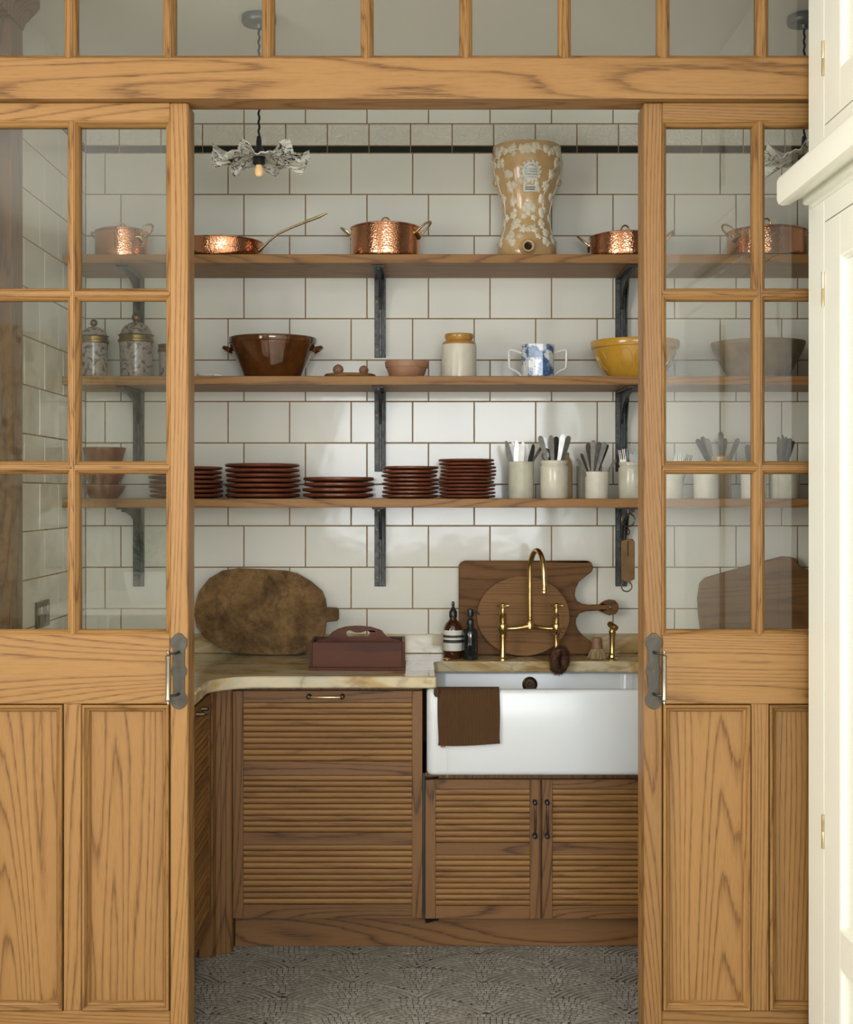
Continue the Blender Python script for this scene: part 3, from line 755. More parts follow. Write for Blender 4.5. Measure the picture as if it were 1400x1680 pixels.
# ------------------------------------------------------------------ shelves and brackets
SH = [(2.316, 'top'), (1.895, 'middle'), (1.471, 'lowest')]
YSF = 4.618
for z, nm in SH:
    o = single('wall_shelf', box(nb(), XL + .001, XR - .002, YSF, YB - .001, z - 0.031, z), OAKS[0], {'top': 'top oak shelf carrying the copper pans and the tall stoneware filter', 'middle': 'middle oak shelf carrying bowls, jars and the blue mug', 'lowest': 'lowest oak shelf carrying plate stacks and cutlery crocks'}[nm], 'shelf', bevel=0.003, seg=2)
def bracket(X, z, label):
    t = thing('shelf_bracket', label, 'bracket', (X, YB, z - 0.33), 'iron shelf brackets')
    zt = z - 0.0315
    b = nb(); box(b, X - 0.021, X + 0.021, YB - 0.007, YB - 0.0005, zt - 0.294, zt)
    w = obj('wall_plate', b, IRON, t, bevel=0.001)
    b = nb(); box(b, X - 0.021, X + 0.021, YB - 0.288, YB - 0.007, zt - 0.006, zt - 0.0003)
    obj('arm', b, IRON, t, bevel=0.001)
    # raised web that runs down the plate and out under the arm, thick in the corner
    pr = [(YB - 0.007, zt - 0.290), (YB - 0.013, zt - 0.290), (YB - 0.016, zt - 0.20), (YB - 0.024, zt - 0.12), (YB - 0.046, zt - 0.078), (YB - 0.075, zt - 0.052), (YB - 0.12, zt - 0.034), (YB - 0.20, zt - 0.020), (YB - 0.280, zt - 0.014), (YB - 0.280, zt - 0.006), (YB - 0.007, zt - 0.006)]
    obj('web', prism(nb(), pr, X - 0.0035, X + 0.0065, axis='x'), IRON, t, edge=0.001)
    obj('flange', prism(nb(), [(YB - 0.007, zt - 0.285), (YB - 0.022, zt - 0.285), (YB - 0.022, zt - 0.12), (YB - 0.06, zt - 0.035), (YB - 0.07, zt - 0.006), (YB - 0.007, zt - 0.006)], X + 0.0155, X + 0.021, axis='x'), IRON, t)
    for dz in (0.085, 0.262):
        b = nb(); lathe(b, [(0.0045, 0), (0.004, 0.0015), (0, 0.002)], 10); xf(b, Matrix.Translation((X - 0.012, YB - 0.007, zt - dz)) @ Matrix.Rotation(PI / 2, 4, 'X'))
        obj('screw', b, BRONZE, t)
    for dz in (0.12, 0.145, 0.17, 0.195):
        b = nb(); lathe(b, [(0.0028, 0), (0.002, 0.0015), (0, 0.002)], 8); xf(b, Matrix.Translation((X - 0.0035, YB - 0.012, zt - dz)) @ Matrix.Rotation(-PI / 2, 4, 'Y'))
        obj('stud', b, STEEL, t)
for z, nm in SH:
    bracket(-1.030, z, f'black iron bracket under the {nm} shelf, behind the left door glass')
    bracket(PX(624, YB), z, f'black iron bracket under the {nm} shelf, in the middle of the opening')
    bracket(PX(1019, YB), z, f'black iron bracket under the {nm} shelf, beside the right door edge')
# socket on the left wall
so = thing('wall_socket', 'dark bronze double socket on the left tiled wall', 'socket', (XL, 4.365, 1.05))
obj('plate', box(nb(), XL - 0.0005, XL + 0.007, 4.29, 4.44, 1.052, 1.138), BRONZE, so, bevel=0.002)
for y in (4.33, 4.40):
    obj('switch', box(nb(), XL + 0.007, XL + 0.012, y - 0.008, y + 0.008, 1.10, 1.122), BRASSP, so, bevel=0.001)
    obj('socket_insert', box(nb(), XL + 0.007, XL + 0.009, y - 0.018, y + 0.018, 1.062, 1.092), BLACKP, so, bevel=0.0005)
# ------------------------------------------------------------------ pendants
def pendant(px, label, ph):
    Yp = 4.20; X = PX(px, Yp); zc = PZ(268, Yp)
    t = thing('pendant_lamp', label, 'lamp', (X, Yp, zc), 'pendant lamps')
    b = nb(); lathe(b, [(0, CZ - 0.002), (0.053, CZ - 0.002), (0.054, CZ - 0.012), (0.054, CZ - 0.022), (0.050, CZ - 0.028), (0.012, CZ - 0.030), (0.009, CZ - 0.042), (0, CZ - 0.043)], 40, (X, Yp, 0))
    obj('ceiling_rose', b, ROSE_M, t)
    b = nb(); n = 60; z0, z1 = zc + 0.075, CZ - 0.04
    tube(b, [(X + 0.0016 * math.cos(i * 1.3), Yp + 0.0016 * math.sin(i * 1.3), z1 + (z0 - z1) * i / n) for i in range(n + 1)], 0.0034, 8)
    obj('flex', b, FLEX, t)
    b = nb(); lathe(b, [(0, 0.085), (0.006, 0.085), (0.0085, 0.070), (0.0085, 0.055), (0.014, 0.045), (0.020, 0.030), (0.020, -0.002), (0.014, -0.006), (0, -0.006)], 20, (X, Yp, zc))
    obj('lamp_holder', b, BLACKP, t)
    b = nb(); nr, na = 14, 120; R = 0.150; rows = []; rng = random.Random(5)
    for i in range(nr + 1):
        f = i / nr; r = 0.021 + (R - 0.021) * f; row = []
        for j in range(na):
            a = 2 * PI * j / na + ph
            wv = math.cos(7 * a) + 0.45 * math.cos(15 * a + 1.0) + 0.25 * math.cos(3 * a + 2)
            lift = 0.006 - 0.016 * f + 0.019 * f ** 2.4 * wv + 0.010 * f ** 6 + 0.004 * f ** 2 * math.cos(31 * a)
            rr = r * (1 + 0.05 * f ** 2 * math.sin(7 * a + 0.6) + 0.03 * f ** 2 * math.cos(15 * a))
            row.append((X + rr * math.cos(a), Yp + rr * math.sin(a), zc + 0.012 + lift))
        rows.append(row)
    back = [[(p[0], p[1], p[2] + 0.0035) for p in row] for row in reversed(rows)]
    loft(b, rows + back, closed_ring=True)
    o = obj('lamp_shade', b, MARBLED, t, smooth=60); o['label'] = 'ruffled white porcelain shade with black streaks'
    b = nb(); lathe(b, [(0, 0.0), (0.009, -0.002), (0.010, -0.012), (0.013, -0.022), (0.013, -0.032), (0.009, -0.040), (0, -0.043)], 20, (X, Yp, zc))
    obj('bulb', b, BULB, t)
pendant(425, 'ruffled black and white pendant lamp hanging in the opening over the copper pan', 0.2)
pendant(1320, 'ruffled black and white pendant lamp behind the right door, by the cream cupboard', 0.9)

# ------------------------------------------------------------------ copper on the top shelf
ZT, ZM, ZL = SH[0][0], SH[1][0], SH[2][0]
def arch(cx, cy, z, hw, h, ax=0.0):
    pts = []
    for i in range(11):
        a = PI * i / 10; d = -hw * math.cos(a); pts.append((cx + d * math.cos(ax), cy + d * math.sin(ax), z + h * (math.sin(a) ** 0.6)))
    return pts
def copper_pot(px, hw, ytop, Y, label, lidtop, ang=0.35, side=True):
    X = PX(px, Y); r = hw * Y / F; zt = PZ(ytop, Y - r) - 0.004; h = zt - ZT
    t = thing('copper_pot', label, 'pot', (X, Y, ZT), 'copper pans on the top shelf')
    b = nb(); lathe(b, [(0, 0), (r * 0.90, 0), (r * 0.965, 0.003), (r * 0.992, 0.010), (r, 0.022), (r, h - 0.003), (r + 0.002, h - 0.002), (r + 0.002, h), (r - 0.002, h), (r - 0.0025, 0.02), (r * 0.9, 0.004), (0, 0.004)], 64, (X, Y, ZT))
    obj('body', b, COPPER, t)
    b = nb(); lathe(b, [(r + 0.0025, 0.0005), (r + 0.0025, 0.003), (r * 0.93, 0.005), (r * 0.88, 0.009), (r * 0.5, 0.013), (0, 0.0145), (0, 0.012), (r * 0.5, 0.0105), (r * 0.88, 0.0065), (r * 0.93, 0.0005)], 64, (X, Y, zt))
    lid = obj('lid', b, COPPERS, t)
    zk = PZ(lidtop, Y) - 0.003
    b = nb(); tube(b, arch(X, Y, zt + 0.008, 0.017, max(0.018, zk - zt - 0.008), 0.25), 0.0032, 10)
    obj('lid_handle', b, BRASS, lid)
    if side:
        for s in (0, PI):
            a = ang + s; c, sn = math.cos(a), math.sin(a); pts = []
            for u, v in ((0.000, -0.024), (0.012, -0.025), (0.032, -0.022), (0.043, -0.012), (0.045, 0.0), (0.043, 0.012), (0.032, 0.022), (0.012, 0.025), (0.000, 0.024)):
                pts.append((X + (r + u) * c - v * sn, Y + (r + u) * sn + v * c, ZT + h - 0.022 + u * 0.85))
            b = nb(); tube(b, pts, 0.0038, 10); hd = obj('side_handle', b, BRASSP, t)
            b = nb(); pts = [(X + (r + 0.0015) * math.cos(a + q), Y + (r + 0.0015) * math.sin(a + q), ZT + h - 0.024 - 0.012 * (abs(q) < 0.12)) for q in (-0.26, -0.13, 0, 0.13, 0.26)]
            tube(b, pts, [0.004, 0.008, 0.009, 0.008, 0.004], 8, flat=1.0); obj('handle_mount', b, BRASSP, hd)
    return t
copper_pot(200, 43, 372, 4.76, 'small hammered copper pot with lid, behind the left door glass', 365, -0.55)
copper_pot(633, 57, 363, 4.76, 'hammered copper casserole with lid in the middle of the top shelf', 355.5, -0.35)
copper_pot(1026, 58, 378, 4.76, 'shallow hammered copper pan with lid, half behind the right door edge', 368.5, -0.3)
copper_pot(1258, 64, 368, 4.76, 'wide hammered copper pot with lid, behind the right door glass', 357, 0.4)
# saute pan with a long handle
Y = 4.765; X = PX(362, Y); r = 69 * Y / F; zt = PZ(387, Y - r); h = zt - ZT
t = thing('copper_saute_pan', 'shallow copper pan with lid and long brass handle, under the pendant lamp', 'pan', (X, Y, ZT), 'copper pans on the top shelf')
b = nb(); lathe(b, [(0, 0), (r * 0.88, 0), (r * 0.95, 0.003), (r * 0.985, 0.012), (r, 0.03), (r, h - 0.003), (r + 0.002, h), (r - 0.002, h), (r - 0.003, 0.03), (r * 0.88, 0.004), (0, 0.004)], 64, (X, Y, ZT))
obj('body', b, COPPER, t)
b = nb(); lathe(b, [(r + 0.003, 0.0005), (r + 0.003, 0.003), (r * 0.90, 0.007), (r * 0.5, 0.013), (0, 0.015), (0, 0.012), (r * 0.5, 0.010), (r * 0.9, 0.0005)], 64, (X, Y, zt))
lid = obj('lid', b, COPPERS, t)
b = nb(); tube(b, arch(X, Y, zt + 0.009, 0.018, 0.022, 0.0), 0.0032, 10); obj('lid_handle', b, BRASS, lid)
hp = [(424, 412, 4.72), (431, 406, 4.715), (441, 396, 4.71), (456, 384, 4.70), (478, 373.5, 4.69), (502, 364, 4.68), (524, 355.5, 4.67), (537, 349, 4.665)]
b = nb(); tube(b, [(PX(a, y), y, PZ(c, y)) for a, c, y in hp], [0.009, 0.0065, 0.005, 0.0048, 0.0052, 0.0060, 0.0066, 0.0045], 12, flat=0.75)
o = obj('long_handle', b, BRASSP, t); o['label'] = 'long curved brass handle'

# ------------------------------------------------------------------ stoneware water filter with applied vines
Y = 4.775; X = PX(864.5, Y); s_ = F / Y
t = thing('stoneware_filter', 'tall tan stoneware water filter with cream vine relief and oval label', 'water filter', (X, Y, ZT))
prf = [(0, ZT), (0.100, ZT), (0.1045, ZT + 0.006), (0.1065, ZT + 0.028), (0.1065, PZ(400, Y)), (0.0975, PZ(392, Y)), (0.0895, PZ(381, Y)), (0.0845, PZ(368, Y)), (0.0835, PZ(358, Y)), (0.0865, PZ(345, Y)), (0.0940, PZ(328, Y)), (0.1060, PZ(312, Y)), (0.1165, PZ(296, Y)), (0.1225, PZ(280, Y)), (0.1250, PZ(266, Y)), (0.1245, PZ(254, Y)), (0.1220, PZ(246, Y)), (0.1200, PZ(243, Y)), (0.1130, PZ(243.5, Y)), (0.110, PZ(262, Y)), (0, PZ(262, Y))]
def fr(z):
    for (r0, z0), (r1, z1) in zip(prf, prf[1:]):
        if z0 <= z <= z1 and z1 > z0: return r0 + (r1 - r0) * (z - z0) / (z1 - z0)
    return 0.1
b = nb(); lathe(b, prf, 72, (X, Y, 0)); obj('body', b, TAN, t, smooth=45)
def onsurf(a, z, off): 
    r = fr(z) + off; return (X + r * math.sin(a), Y - r * math.cos(a), z)
b = nb(); rng = random.Random(11)
def leaf(a, z, size, n, spin):
    ctr = b.verts.new(onsurf(a, z, 0.0042)); ringv = []; m = n * 4
    for i in range(m):
        q = 2 * PI * i / m + spin; rad = size * (0.62 + 0.38 * abs(math.cos(n * q / 2)) ** 0.7) * rng.uniform(0.85, 1.12)
        zz_ = z + rad * math.sin(q); r0 = fr(zz_)
        ringv.append((a + rad * math.cos(q) / r0, zz_))
    mid = [b.verts.new(onsurf(a + (x - a) * 0.7, z + (y - z) * 0.7, 0.0035)) for x, y in ringv]
    out = [b.verts.new(onsurf(x, y, -0.0005)) for x, y in ringv]
    for i in range(m):
        k = (i + 1) % m
        b.faces.new((ctr, mid[i], mid[k])); b.faces.new((mid[i], out[i], out[k], mid[k]))
def vine(pts):
    q = []
    for (a0, z0), (a1, z1) in zip(pts, pts[1:]):
        for i in range(8):
            f = i / 8; q.append(onsurf(a0 + (a1 - a0) * f + 0.02 * math.sin(f * 6), z0 + (z1 - z0) * f, 0.0005))
    q.append(onsurf(*pts[-1], 0.0005)); tube(b, q, 0.0022, 6)
zf = lambda y: PZ(y, Y)
for side in (-1, 1):
    tr = [(0.10, zf(257)), (0.55, zf(260)), (1.0, zf(258)), (0.95, zf(276)), (0.72, zf(296)), (0.62, zf(316)), (0.60, zf(336)), (0.66, zf(356)), (0.55, zf(374)), (0.70, zf(390)), (0.62, zf(404))]
    tr = [(side * a, z) for a, z in tr]; vine(tr)
    for a, z in tr:
        for _ in range(4): leaf(a + rng.uniform(-0.10, 0.10), z + rng.uniform(-0.010, 0.010), rng.uniform(0.011, 0.017), rng.choice((3, 5, 5)), rng.random() * 6)
    tr = [(side * 1.0, zf(258)), (side * 1.35, zf(275)), (side * 1.30, zf(300)), (side * 1.15, zf(330)), (side * 1.2, zf(365)), (side * 1.1, zf(400))]; vine(tr)
    for a, z in tr:
        for _ in range(4): leaf(a + rng.uniform(-0.14, 0.14), z + rng.uniform(-0.011, 0.011), rng.uniform(0.011, 0.017), 5, rng.random() * 6)
    leaf(side * 0.22, zf(383), 0.018, 5, 0.3); leaf(side * 0.33, zf(395), 0.014, 5, 0.3)
for i in range(9): leaf(-0.95 + i * 0.24, zf(256 + 3 * math.sin(i * 2.1)), 0.015, rng.choice((3, 5)), rng.random() * 6)
for a, y, s in ((0.02, 346, 0.024), (-0.16, 350, 0.015), (0.20, 350, 0.016), (0.0, 356, 0.014), (-0.2, 362, 0.013), (0.22, 364, 0.013), (0, 384, 0.014), (-0.12, 312, 0.012), (0.27, 312, 0.013), (0.34, 320, 0.013), (-0.3, 308, 0.014)): leaf(a, zf(y), s, 5, rng.random() * 6)
for i in range(14):
    q = 2 * PI * i / 14; leaf(0.045 + 0.036 * math.cos(q) / 0.118, zf(294) + 0.036 * math.sin(q), 0.008, 3, q)
o = obj('vine_relief', b, SPRIG, t, smooth=60); o['kind'] = 'stuff'; o['label'] = 'cream applied vines and flowers'
def patch(poly, off, mat, name, parent):
    b = nb(); n = len(poly); cx = sum(p[0] for p in poly) / n; cz = sum(p[1] for p in poly) / n
    rows = [[onsurf(cx + (a - cx) * f, cz + (z - cz) * f, off if f < 1 else -0.001) for a, z in poly] for f in (1.0, 0.97, 0.7, 0.4, 0.1)]
    loft(b, rows, cap=False); b.faces.new([b.verts.new(p) for p in rows[-1]])
    return obj(name, b, mat, parent, smooth=50)
lb = patch([(0.045 + 0.031 * math.cos(2 * PI * i / 32) / 0.118, zf(294.5) + 0.033 * math.sin(2 * PI * i / 32)) for i in range(32)], 0.0035, LABELG, 'oval_label', t)
lb['label'] = 'pale oval maker label with black lettering'
l2 = patch([(0.03 + q / 0.112, zf(319.5) + w) for q, w in ((-0.026, -0.011), (-0.01, -0.011), (0.01, -0.011), (0.026, -0.011), (0.026, 0.011), (0.01, 0.011), (-0.01, 0.011), (-0.026, 0.011))], 0.0035, LABELG, 'small_label', t)
def lettering(txt, a0, z, size, parent, arc=0.0):
    """flat lettering wrapped on the pot, one mesh per line"""
    cu = bpy.data.curves.new('lettering', 'FONT'); cu.body = txt; cu.size = size; cu.align_x = 'CENTER'; cu.align_y = 'CENTER'
    tmp = bpy.data.objects.new('tmp', cu); COL.objects.link(tmp)
    bpy.context.view_layer.update()
    me = bpy.data.meshes.new_from_object(tmp.evaluated_get(bpy.context.evaluated_depsgraph_get()))
    bpy.data.objects.remove(tmp); bpy.data.curves.remove(cu)
    base = wloc(parent)
    for v in me.vertices:
        x, y = v.co.x, v.co.y
        if arc:
            th = x / arc; x, y = (arc + y) * math.sin(th), (arc + y) * math.cos(th) - arc
        v.co = Vector(onsurf(a0 + x / 0.119, z + y, 0.0040)) - base
    me.materials.append(INK)
    o = bpy.data.objects.new('lettering', me); COL.objects.link(o); o.parent = parent
    return o
lettering('LIPSCOMBE & Co', 0.045, zf(294.5) + 0.0225, 0.0072, lb, arc=0.0235)
lettering('PATENTEES', 0.045, zf(294.5) + 0.0075, 0.0075, lb)
lettering('233 STRAND', 0.045, zf(294.5) - 0.0005, 0.0085, lb)
lettering('TEMPLE BAR', 0.045, zf(294.5) - 0.0095, 0.0085, lb)
lettering('L O N D O N', 0.045, zf(294.5) - 0.0180, 0.0070, lb)
for dz in (0.0035, -0.0035):
    b = nb(); rows = []
    for i in range(9):
        a = 0.03 + (-0.019 + 0.038 * i / 8) / 0.112
        rows.append([onsurf(a, zf(319.5) + dz - 0.0016, 0.0040), onsurf(a, zf(319.5) + dz + 0.0016, 0.0040)])
    loft(b, rows, cap=False, wrap=False); obj('printed_line', b, INK, l2, smooth=0)
zsp = PZ(404.5, Y - 0.11)
b = nb(); lathe(b, [(0.030, -0.004), (0.029, 0.006), (0.023, 0.012), (0.0215, 0.022), (0.019, 0.024), (0.0145, 0.023), (0.0135, 0.004), (0, 0.004)], 28)
xf(b, Matrix.Translation((PX(866.5, Y - 0.11), Y - 0.104, zsp)) @ Matrix.Rotation(PI / 2, 4, 'X')); sp = obj('tap_boss', b, TAN, t)
b = nb(); lathe(b, [(0.0133, 0), (0, 0)], 24); xf(b, Matrix.Translation((PX(866.5, Y - 0.11), Y - 0.1085, zsp)) @ Matrix.Rotation(PI / 2, 4, 'X')); o = obj('tap_hole', b, DARK, sp, smooth=0)
for s in (-1, 1):
    b = nb(); lathe(b, [(0, -0.014), (0.010, -0.011), (0.014, 0), (0.010, 0.011), (0, 0.014)], 14); bmesh.ops.transform(b, matrix=Matrix.Diagonal((0.9, 0.9, 1.0, 1)), verts=b.verts)
    xf(b, Matrix.Translation((X + s * 0.111, Y - 0.020, PZ(302, Y)))); obj('lug', b, TAN, t)

# ------------------------------------------------------------------ middle shelf
def lidded_jar(px, hw, yknob, yband, label, Y=4.765):
    X = PX(px, Y); r = hw * Y / F; hb = PZ(yband, Y - r) - ZM; zk = PZ(yknob, Y) - ZM
    t = thing('lidded_jar', label, 'jar', (X, Y, ZM), 'flowered jars with gilt lids')
    b = nb(); lathe(b, [(0, 0), (r * 0.90, 0), (r * 0.92, 0.004), (r * 0.93, hb * 0.4), (r * 0.97, hb * 0.9), (r, hb), (r - 0.005, hb), (0, hb - 0.004)], 40, (X, Y, ZM)); obj('body', b, FLORAL, t)
    b = nb(); lathe(b, [(r * 0.90, 0.0005), (r * 0.925, 0.002), (r * 0.925, 0.009), (r * 0.905, 0.010)], 40, (X, Y, ZM)); obj('foot_band', b, GILT, t)
    b = nb(); lathe(b, [(r * 0.98, hb - 0.002), (r * 1.05, hb + 0.001), (r * 1.05, hb + 0.009), (r * 0.98, hb + 0.011), (r * 0.98, hb + 0.022), (r * 1.06, hb + 0.026), (r * 0.92, hb + 0.027), (0, hb + 0.026)], 40, (X, Y, ZM)); obj('rim_band', b, GILT, t)
    b = nb(); zt_ = hb + 0.027; hd = zk - zt_ - 0.028
    lathe(b, [(r * 0.93, zt_), (r * 0.86, zt_ + hd * 0.35), (r * 0.66, zt_ + hd * 0.7), (r * 0.36, zt_ + hd * 0.95), (0.008, zt_ + hd), (0, zt_ + hd)], 40, (X, Y, ZM)); ld = obj('lid', b, FLORAL, t, smooth=60)
    b = nb(); rk = 0.0155 * r / 0.06
    lathe(b, [(0.006, 0), (0.006, 0.004)] + [(rk * math.sin(a), 0.004 + rk - rk * math.cos(a)) for a in [0.4 + i * (PI - 0.4) / 9 for i in range(9)]] + [(0, 0.004 + 2 * rk)], 24, (X, Y, ZM + zt_ + hd - 0.002)); obj('knob', b, GILT, ld)
lidded_jar(154, 23.5, 524, 561, 'flowered jar with gilt knob lid, leftmost on the middle shelf')
lidded_jar(223.5, 28, 516, 559, 'largest flowered jar with gilt knob lid, behind the left door glass')
lidded_jar(281, 21, 552, 576, 'smallest flowered jar, half hidden by the left door stile')

def bowl(name, px, hw, hwb, ytop, Y, prof, mat, label, zb=ZM, group=None, cat='bowl', wall=0.007):
    """prof: (height fraction, width fraction between base and rim) outside, bottom to top"""
    X = PX(px, Y); r = hw * Y / F; rb = hwb * Y / F; h = PZ(ytop, Y - r) - zb
    t = thing(name, label, cat, (X, Y, zb), group)
    out = [(0, 0), (rb * 0.97, 0)] + [(rb + (r - rb) * w, h * f) for f, w in prof]
    inn = [(max(0.002, rr - wall), max(zz_, 0.008)) for rr, zz_ in reversed(out[2:])] + [(rb * 0.8, 0.009), (0, 0.009)]
    b = nb(); lathe(b, out + inn, 64, (X, Y, zb)); obj('body', b, mat, t, smooth=45)
    return t, X, r, h
t, X, r, h = bowl('mixing_bowl', 447.5, 72.5, 44, 547, 4.792, [(0.0, 0.0), (0.02, 0.02), (0.80, 0.90), (0.86, 0.93), (0.87, 0.97), (0.93, 1.0), (0.98, 1.0), (1.0, 0.985)], BROWNG, 'dark treacle brown earthenware bowl with two lug handles')
for s in (-1, 1):
    pts = []
    for i in range(9):
        a = PI * (i / 8); pts.append((X + s * (r * 0.93 + 0.026 * math.sin(a)), 4.792 - 0.028 * math.cos(a), ZM + h * 0.70 + 0.012 * math.sin(a)))
    b = nb(); tube(b, pts, [0.009, 0.0085, 0.008, 0.0085, 0.009, 0.0085, 0.008, 0.0085, 0.009], 10); obj('lug_handle', b, BROWNG, t)
bowl('small_bowl', 667.5, 36, 26, 590, 4.72, [(0.0, 0.0), (0.04, 0.12), (0.50, 0.62), (0.62, 0.70), (0.63, 0.86), (0.95, 1.0), (1.0, 0.97)], TERRA, 'small unglazed terracotta bowl between the board and the stoneware jar')
# stoneware jar with honey neck
Y = 4.745; X = PX(753.5, Y); r = 28.5 * Y / F; h = PZ(545, Y - r) - ZM
t = thing('stoneware_jar', 'cream stoneware storage jar with honey brown neck', 'jar', (X, Y, ZM))
b = nb(); lathe(b, [(0, 0), (r * 0.95, 0), (r, 0.004), (r, h * 0.72), (r * 0.985, h * 0.76), (0, h * 0.76)], 48, (X, Y, ZM)); obj('body', b, SLIP, t)
b = nb(); lathe(b, [(r * 0.985, h * 0.76), (r * 0.93, h * 0.815), (r * 0.80, h * 0.845), (r * 0.76, h * 0.87), (r * 0.79, h * 0.89), (r * 0.83, h * 0.92), (r * 0.83, h * 0.975), (r * 0.80, h), (r * 0.70, h), (r * 0.68, h * 0.86), (r * 0.6, h * 0.775), (0, h * 0.775)], 48, (X, Y, ZM)); obj('neck', b, HONEYG, t)
# loving cup
Y = 4.735; X = PX(882.5, Y); r = 27.5 * Y / F; h = PZ(563.5, Y - r) - ZM
t = thing('loving_cup', 'blue and white transfer printed mug with two square handles', 'mug', (X, Y, ZM))
b = nb(); lathe(b, [(0, 0.002), (r * 0.8, 0), (r * 0.95, 0.002), (r * 0.97, 0.008), (r * 0.97, h * 0.5), (r, h * 0.97), (r, h), (r - 0.003, h), (r * 0.94, 0.008), (0, 0.008)], 14, (X, Y, ZM)); obj('body', b, BLUE, t, smooth=20)
for s in (-1, 1):
    pts = [(X + s * u, Y, ZM + v) for u, v in ((r * 0.93, h * 0.76), (r + 0.022, h * 0.84), (r + 0.040, h * 0.87), (r + 0.043, h * 0.83), (r + 0.042, h * 0.55), (r + 0.041, h * 0.34), (r + 0.036, h * 0.29), (r + 0.020, h * 0.24), (r + 0.006, h * 0.15), (r * 0.94, h * 0.05))]
    b = nb(); tube(b, pts, 0.0042, 8); obj('handle', b, WHITEC, t)
t, X, r, h = bowl('yellow_bowl', 1042, 73, 42, 552, 4.756, [(0.0, 0.0), (0.02, 0.03), (0.10, 0.10), (0.30, 0.42), (0.60, 0.72), (0.80, 0.84), (0.81, 0.95), (0.86, 0.985), (0.96, 1.0), (1.0, 0.97)], YELLOW, 'yellow embossed mixing bowl cut by the right door edge')
rb = 42 * 4.756 / F
for i in range(16):
    b = nb(); pts = []
    a0 = 2 * PI * i / 16
    for k in range(20):
        q = 2 * PI * k / 20; f = 0.46 + 0.27 * math.sin(q)
        w = 0.42 + (f - 0.30) / 0.30 * 0.30 if f < 0.6 else 0.72 + (f - 0.6) / 0.2 * 0.12
        if f < 0.30: w = 0.10 + (f - 0.10) / 0.20 * 0.32
        rr = rb + (r - rb) * w; a = a0 + 0.165 * math.cos(q)
        pts.append((X + rr * math.sin(a), 4.756 - rr * math.cos(a), ZM + h * f))
    tube(b, pts, 0.0014, 6, closed=True); obj('embossed_oval', b, YELLOW, t)
bowl('wide_bowl', 1244, 76, 46, 553.5, 4.79, [(0.0, 0.0), (0.02, 0.03), (0.62, 0.70), (0.72, 0.80), (0.73, 0.82), (0.79, 0.87), (0.80, 0.885), (0.86, 0.93), (0.87, 0.945), (0.95, 1.0), (1.0, 0.99)], UMBER, 'wide dull umber earthenware bowl behind the right door glass')
Y = 4.725; X = PX(574.5, Y)
single('round_board', lathe(nb(), [(0, 0), (0.086, 0), (0.090, 0.003), (0.091, 0.010), (0.088, 0.014), (0, 0.014)], 40, (X, Y, ZM)), TEAK[0], 'small round wooden board lying flat beside the brown bowl', 'board', loc=(X, Y, ZM))
for px, rr, lab in ((555, 0.0185, 'larger brown nut shaped ball on the small round board'), (597, 0.0165, 'smaller brown nut shaped ball on the small round board')):
    b = nb(); x = PX(px, 4.74); lathe(b, [(0, 0)] + [(rr * math.sin(i * PI / 10) * (1 + 0.05 * (i % 2)), rr - rr * math.cos(i * PI / 10)) for i in range(1, 10)] + [(0, 2 * rr * 1.05)], 18)
    single('wooden_ball', xf(b, Matrix.Translation((x, 4.74, ZM + 0.0142))), BEECH, lab, 'ball', loc=(x, 4.74, ZM + 0.0142), group='balls on the small board')
b = nb(); x = PX(338, 4.67); lathe(b, [(0, 0), (0.020, 0), (0.030, 0.006), (0.033, 0.011), (0.030, 0.011), (0.018, 0.004), (0, 0.004)], 28, (x, 4.67, ZM), 1.0, 0.7); tube(b, [(x + 0.028, 4.67, ZM + 0.008), (x + 0.045, 4.67, ZM + 0.007), (x + 0.056, 4.668, ZM + 0.004)], [0.006, 0.005, 0.003], 8)
single('spoon_rest', b, WHITEC, 'little white china spoon rest by the left door edge', 'dish', loc=(x, 4.67, ZM))

# ------------------------------------------------------------------ plates on the lowest shelf
pm = {}
def plate_mesh(R, p):
    k = (round(R, 4), round(p, 4))
    if k not in pm:
        b = nb(); lathe(b, [(0, 0), (R * 0.70, 0), (R * 0.74, 0.001), (R * 0.90, p * 0.26), (R * 0.965, p * 0.34), (R * 0.99, p * 0.45), (R, p * 0.65), (R * 0.99, p * 0.86), (R * 0.965, p * 0.95), (R * 0.90, p * 0.80), (R * 0.72, 0.0065), (0, 0.0065)], 56)
        pm[k] = mesh(b, 'plate', REDWARE, smooth=40)
    return pm[k]
rng = random.Random(21)
def plates(px, hw, ytop, n, Y, desc):
    R = hw * Y / F; H = PZ(ytop, Y - R) - ZL; p = H / (n + 0.15)
    me = plate_mesh(R, p)
    for i in range(n):
        w = 'bottom' if i == 0 else ('top' if i == n - 1 else ORD[i])
        lab = f'dark red brown plate, {w} from the shelf in {desc}' if w not in ('bottom', 'top') else f'{w} dark red brown plate of {desc}'
        x = PX(px, Y) + (rng.uniform(-.004, .004) if i else 0)
        o = inst('dinner_plate', me, None, (x, Y + (rng.uniform(-.003, .003) if i else 0), ZL + i * p), (0, 0, rng.random() * 6))
        tag(o, lab, 'plate', 'red brown plates on the lowest shelf')
plates(306, 60, 763, 7, 4.775, 'the stack cut by the left door')
plates(431, 61, 758, 7, 4.775, 'the widest stack')
plates(555, 58, 780.5, 4, 4.775, 'the low stack of four')
plates(673, 46, 763, 8, 4.74, 'the stack beside the low one')
plates(767, 46, 751, 11, 4.74, 'the tallest stack')
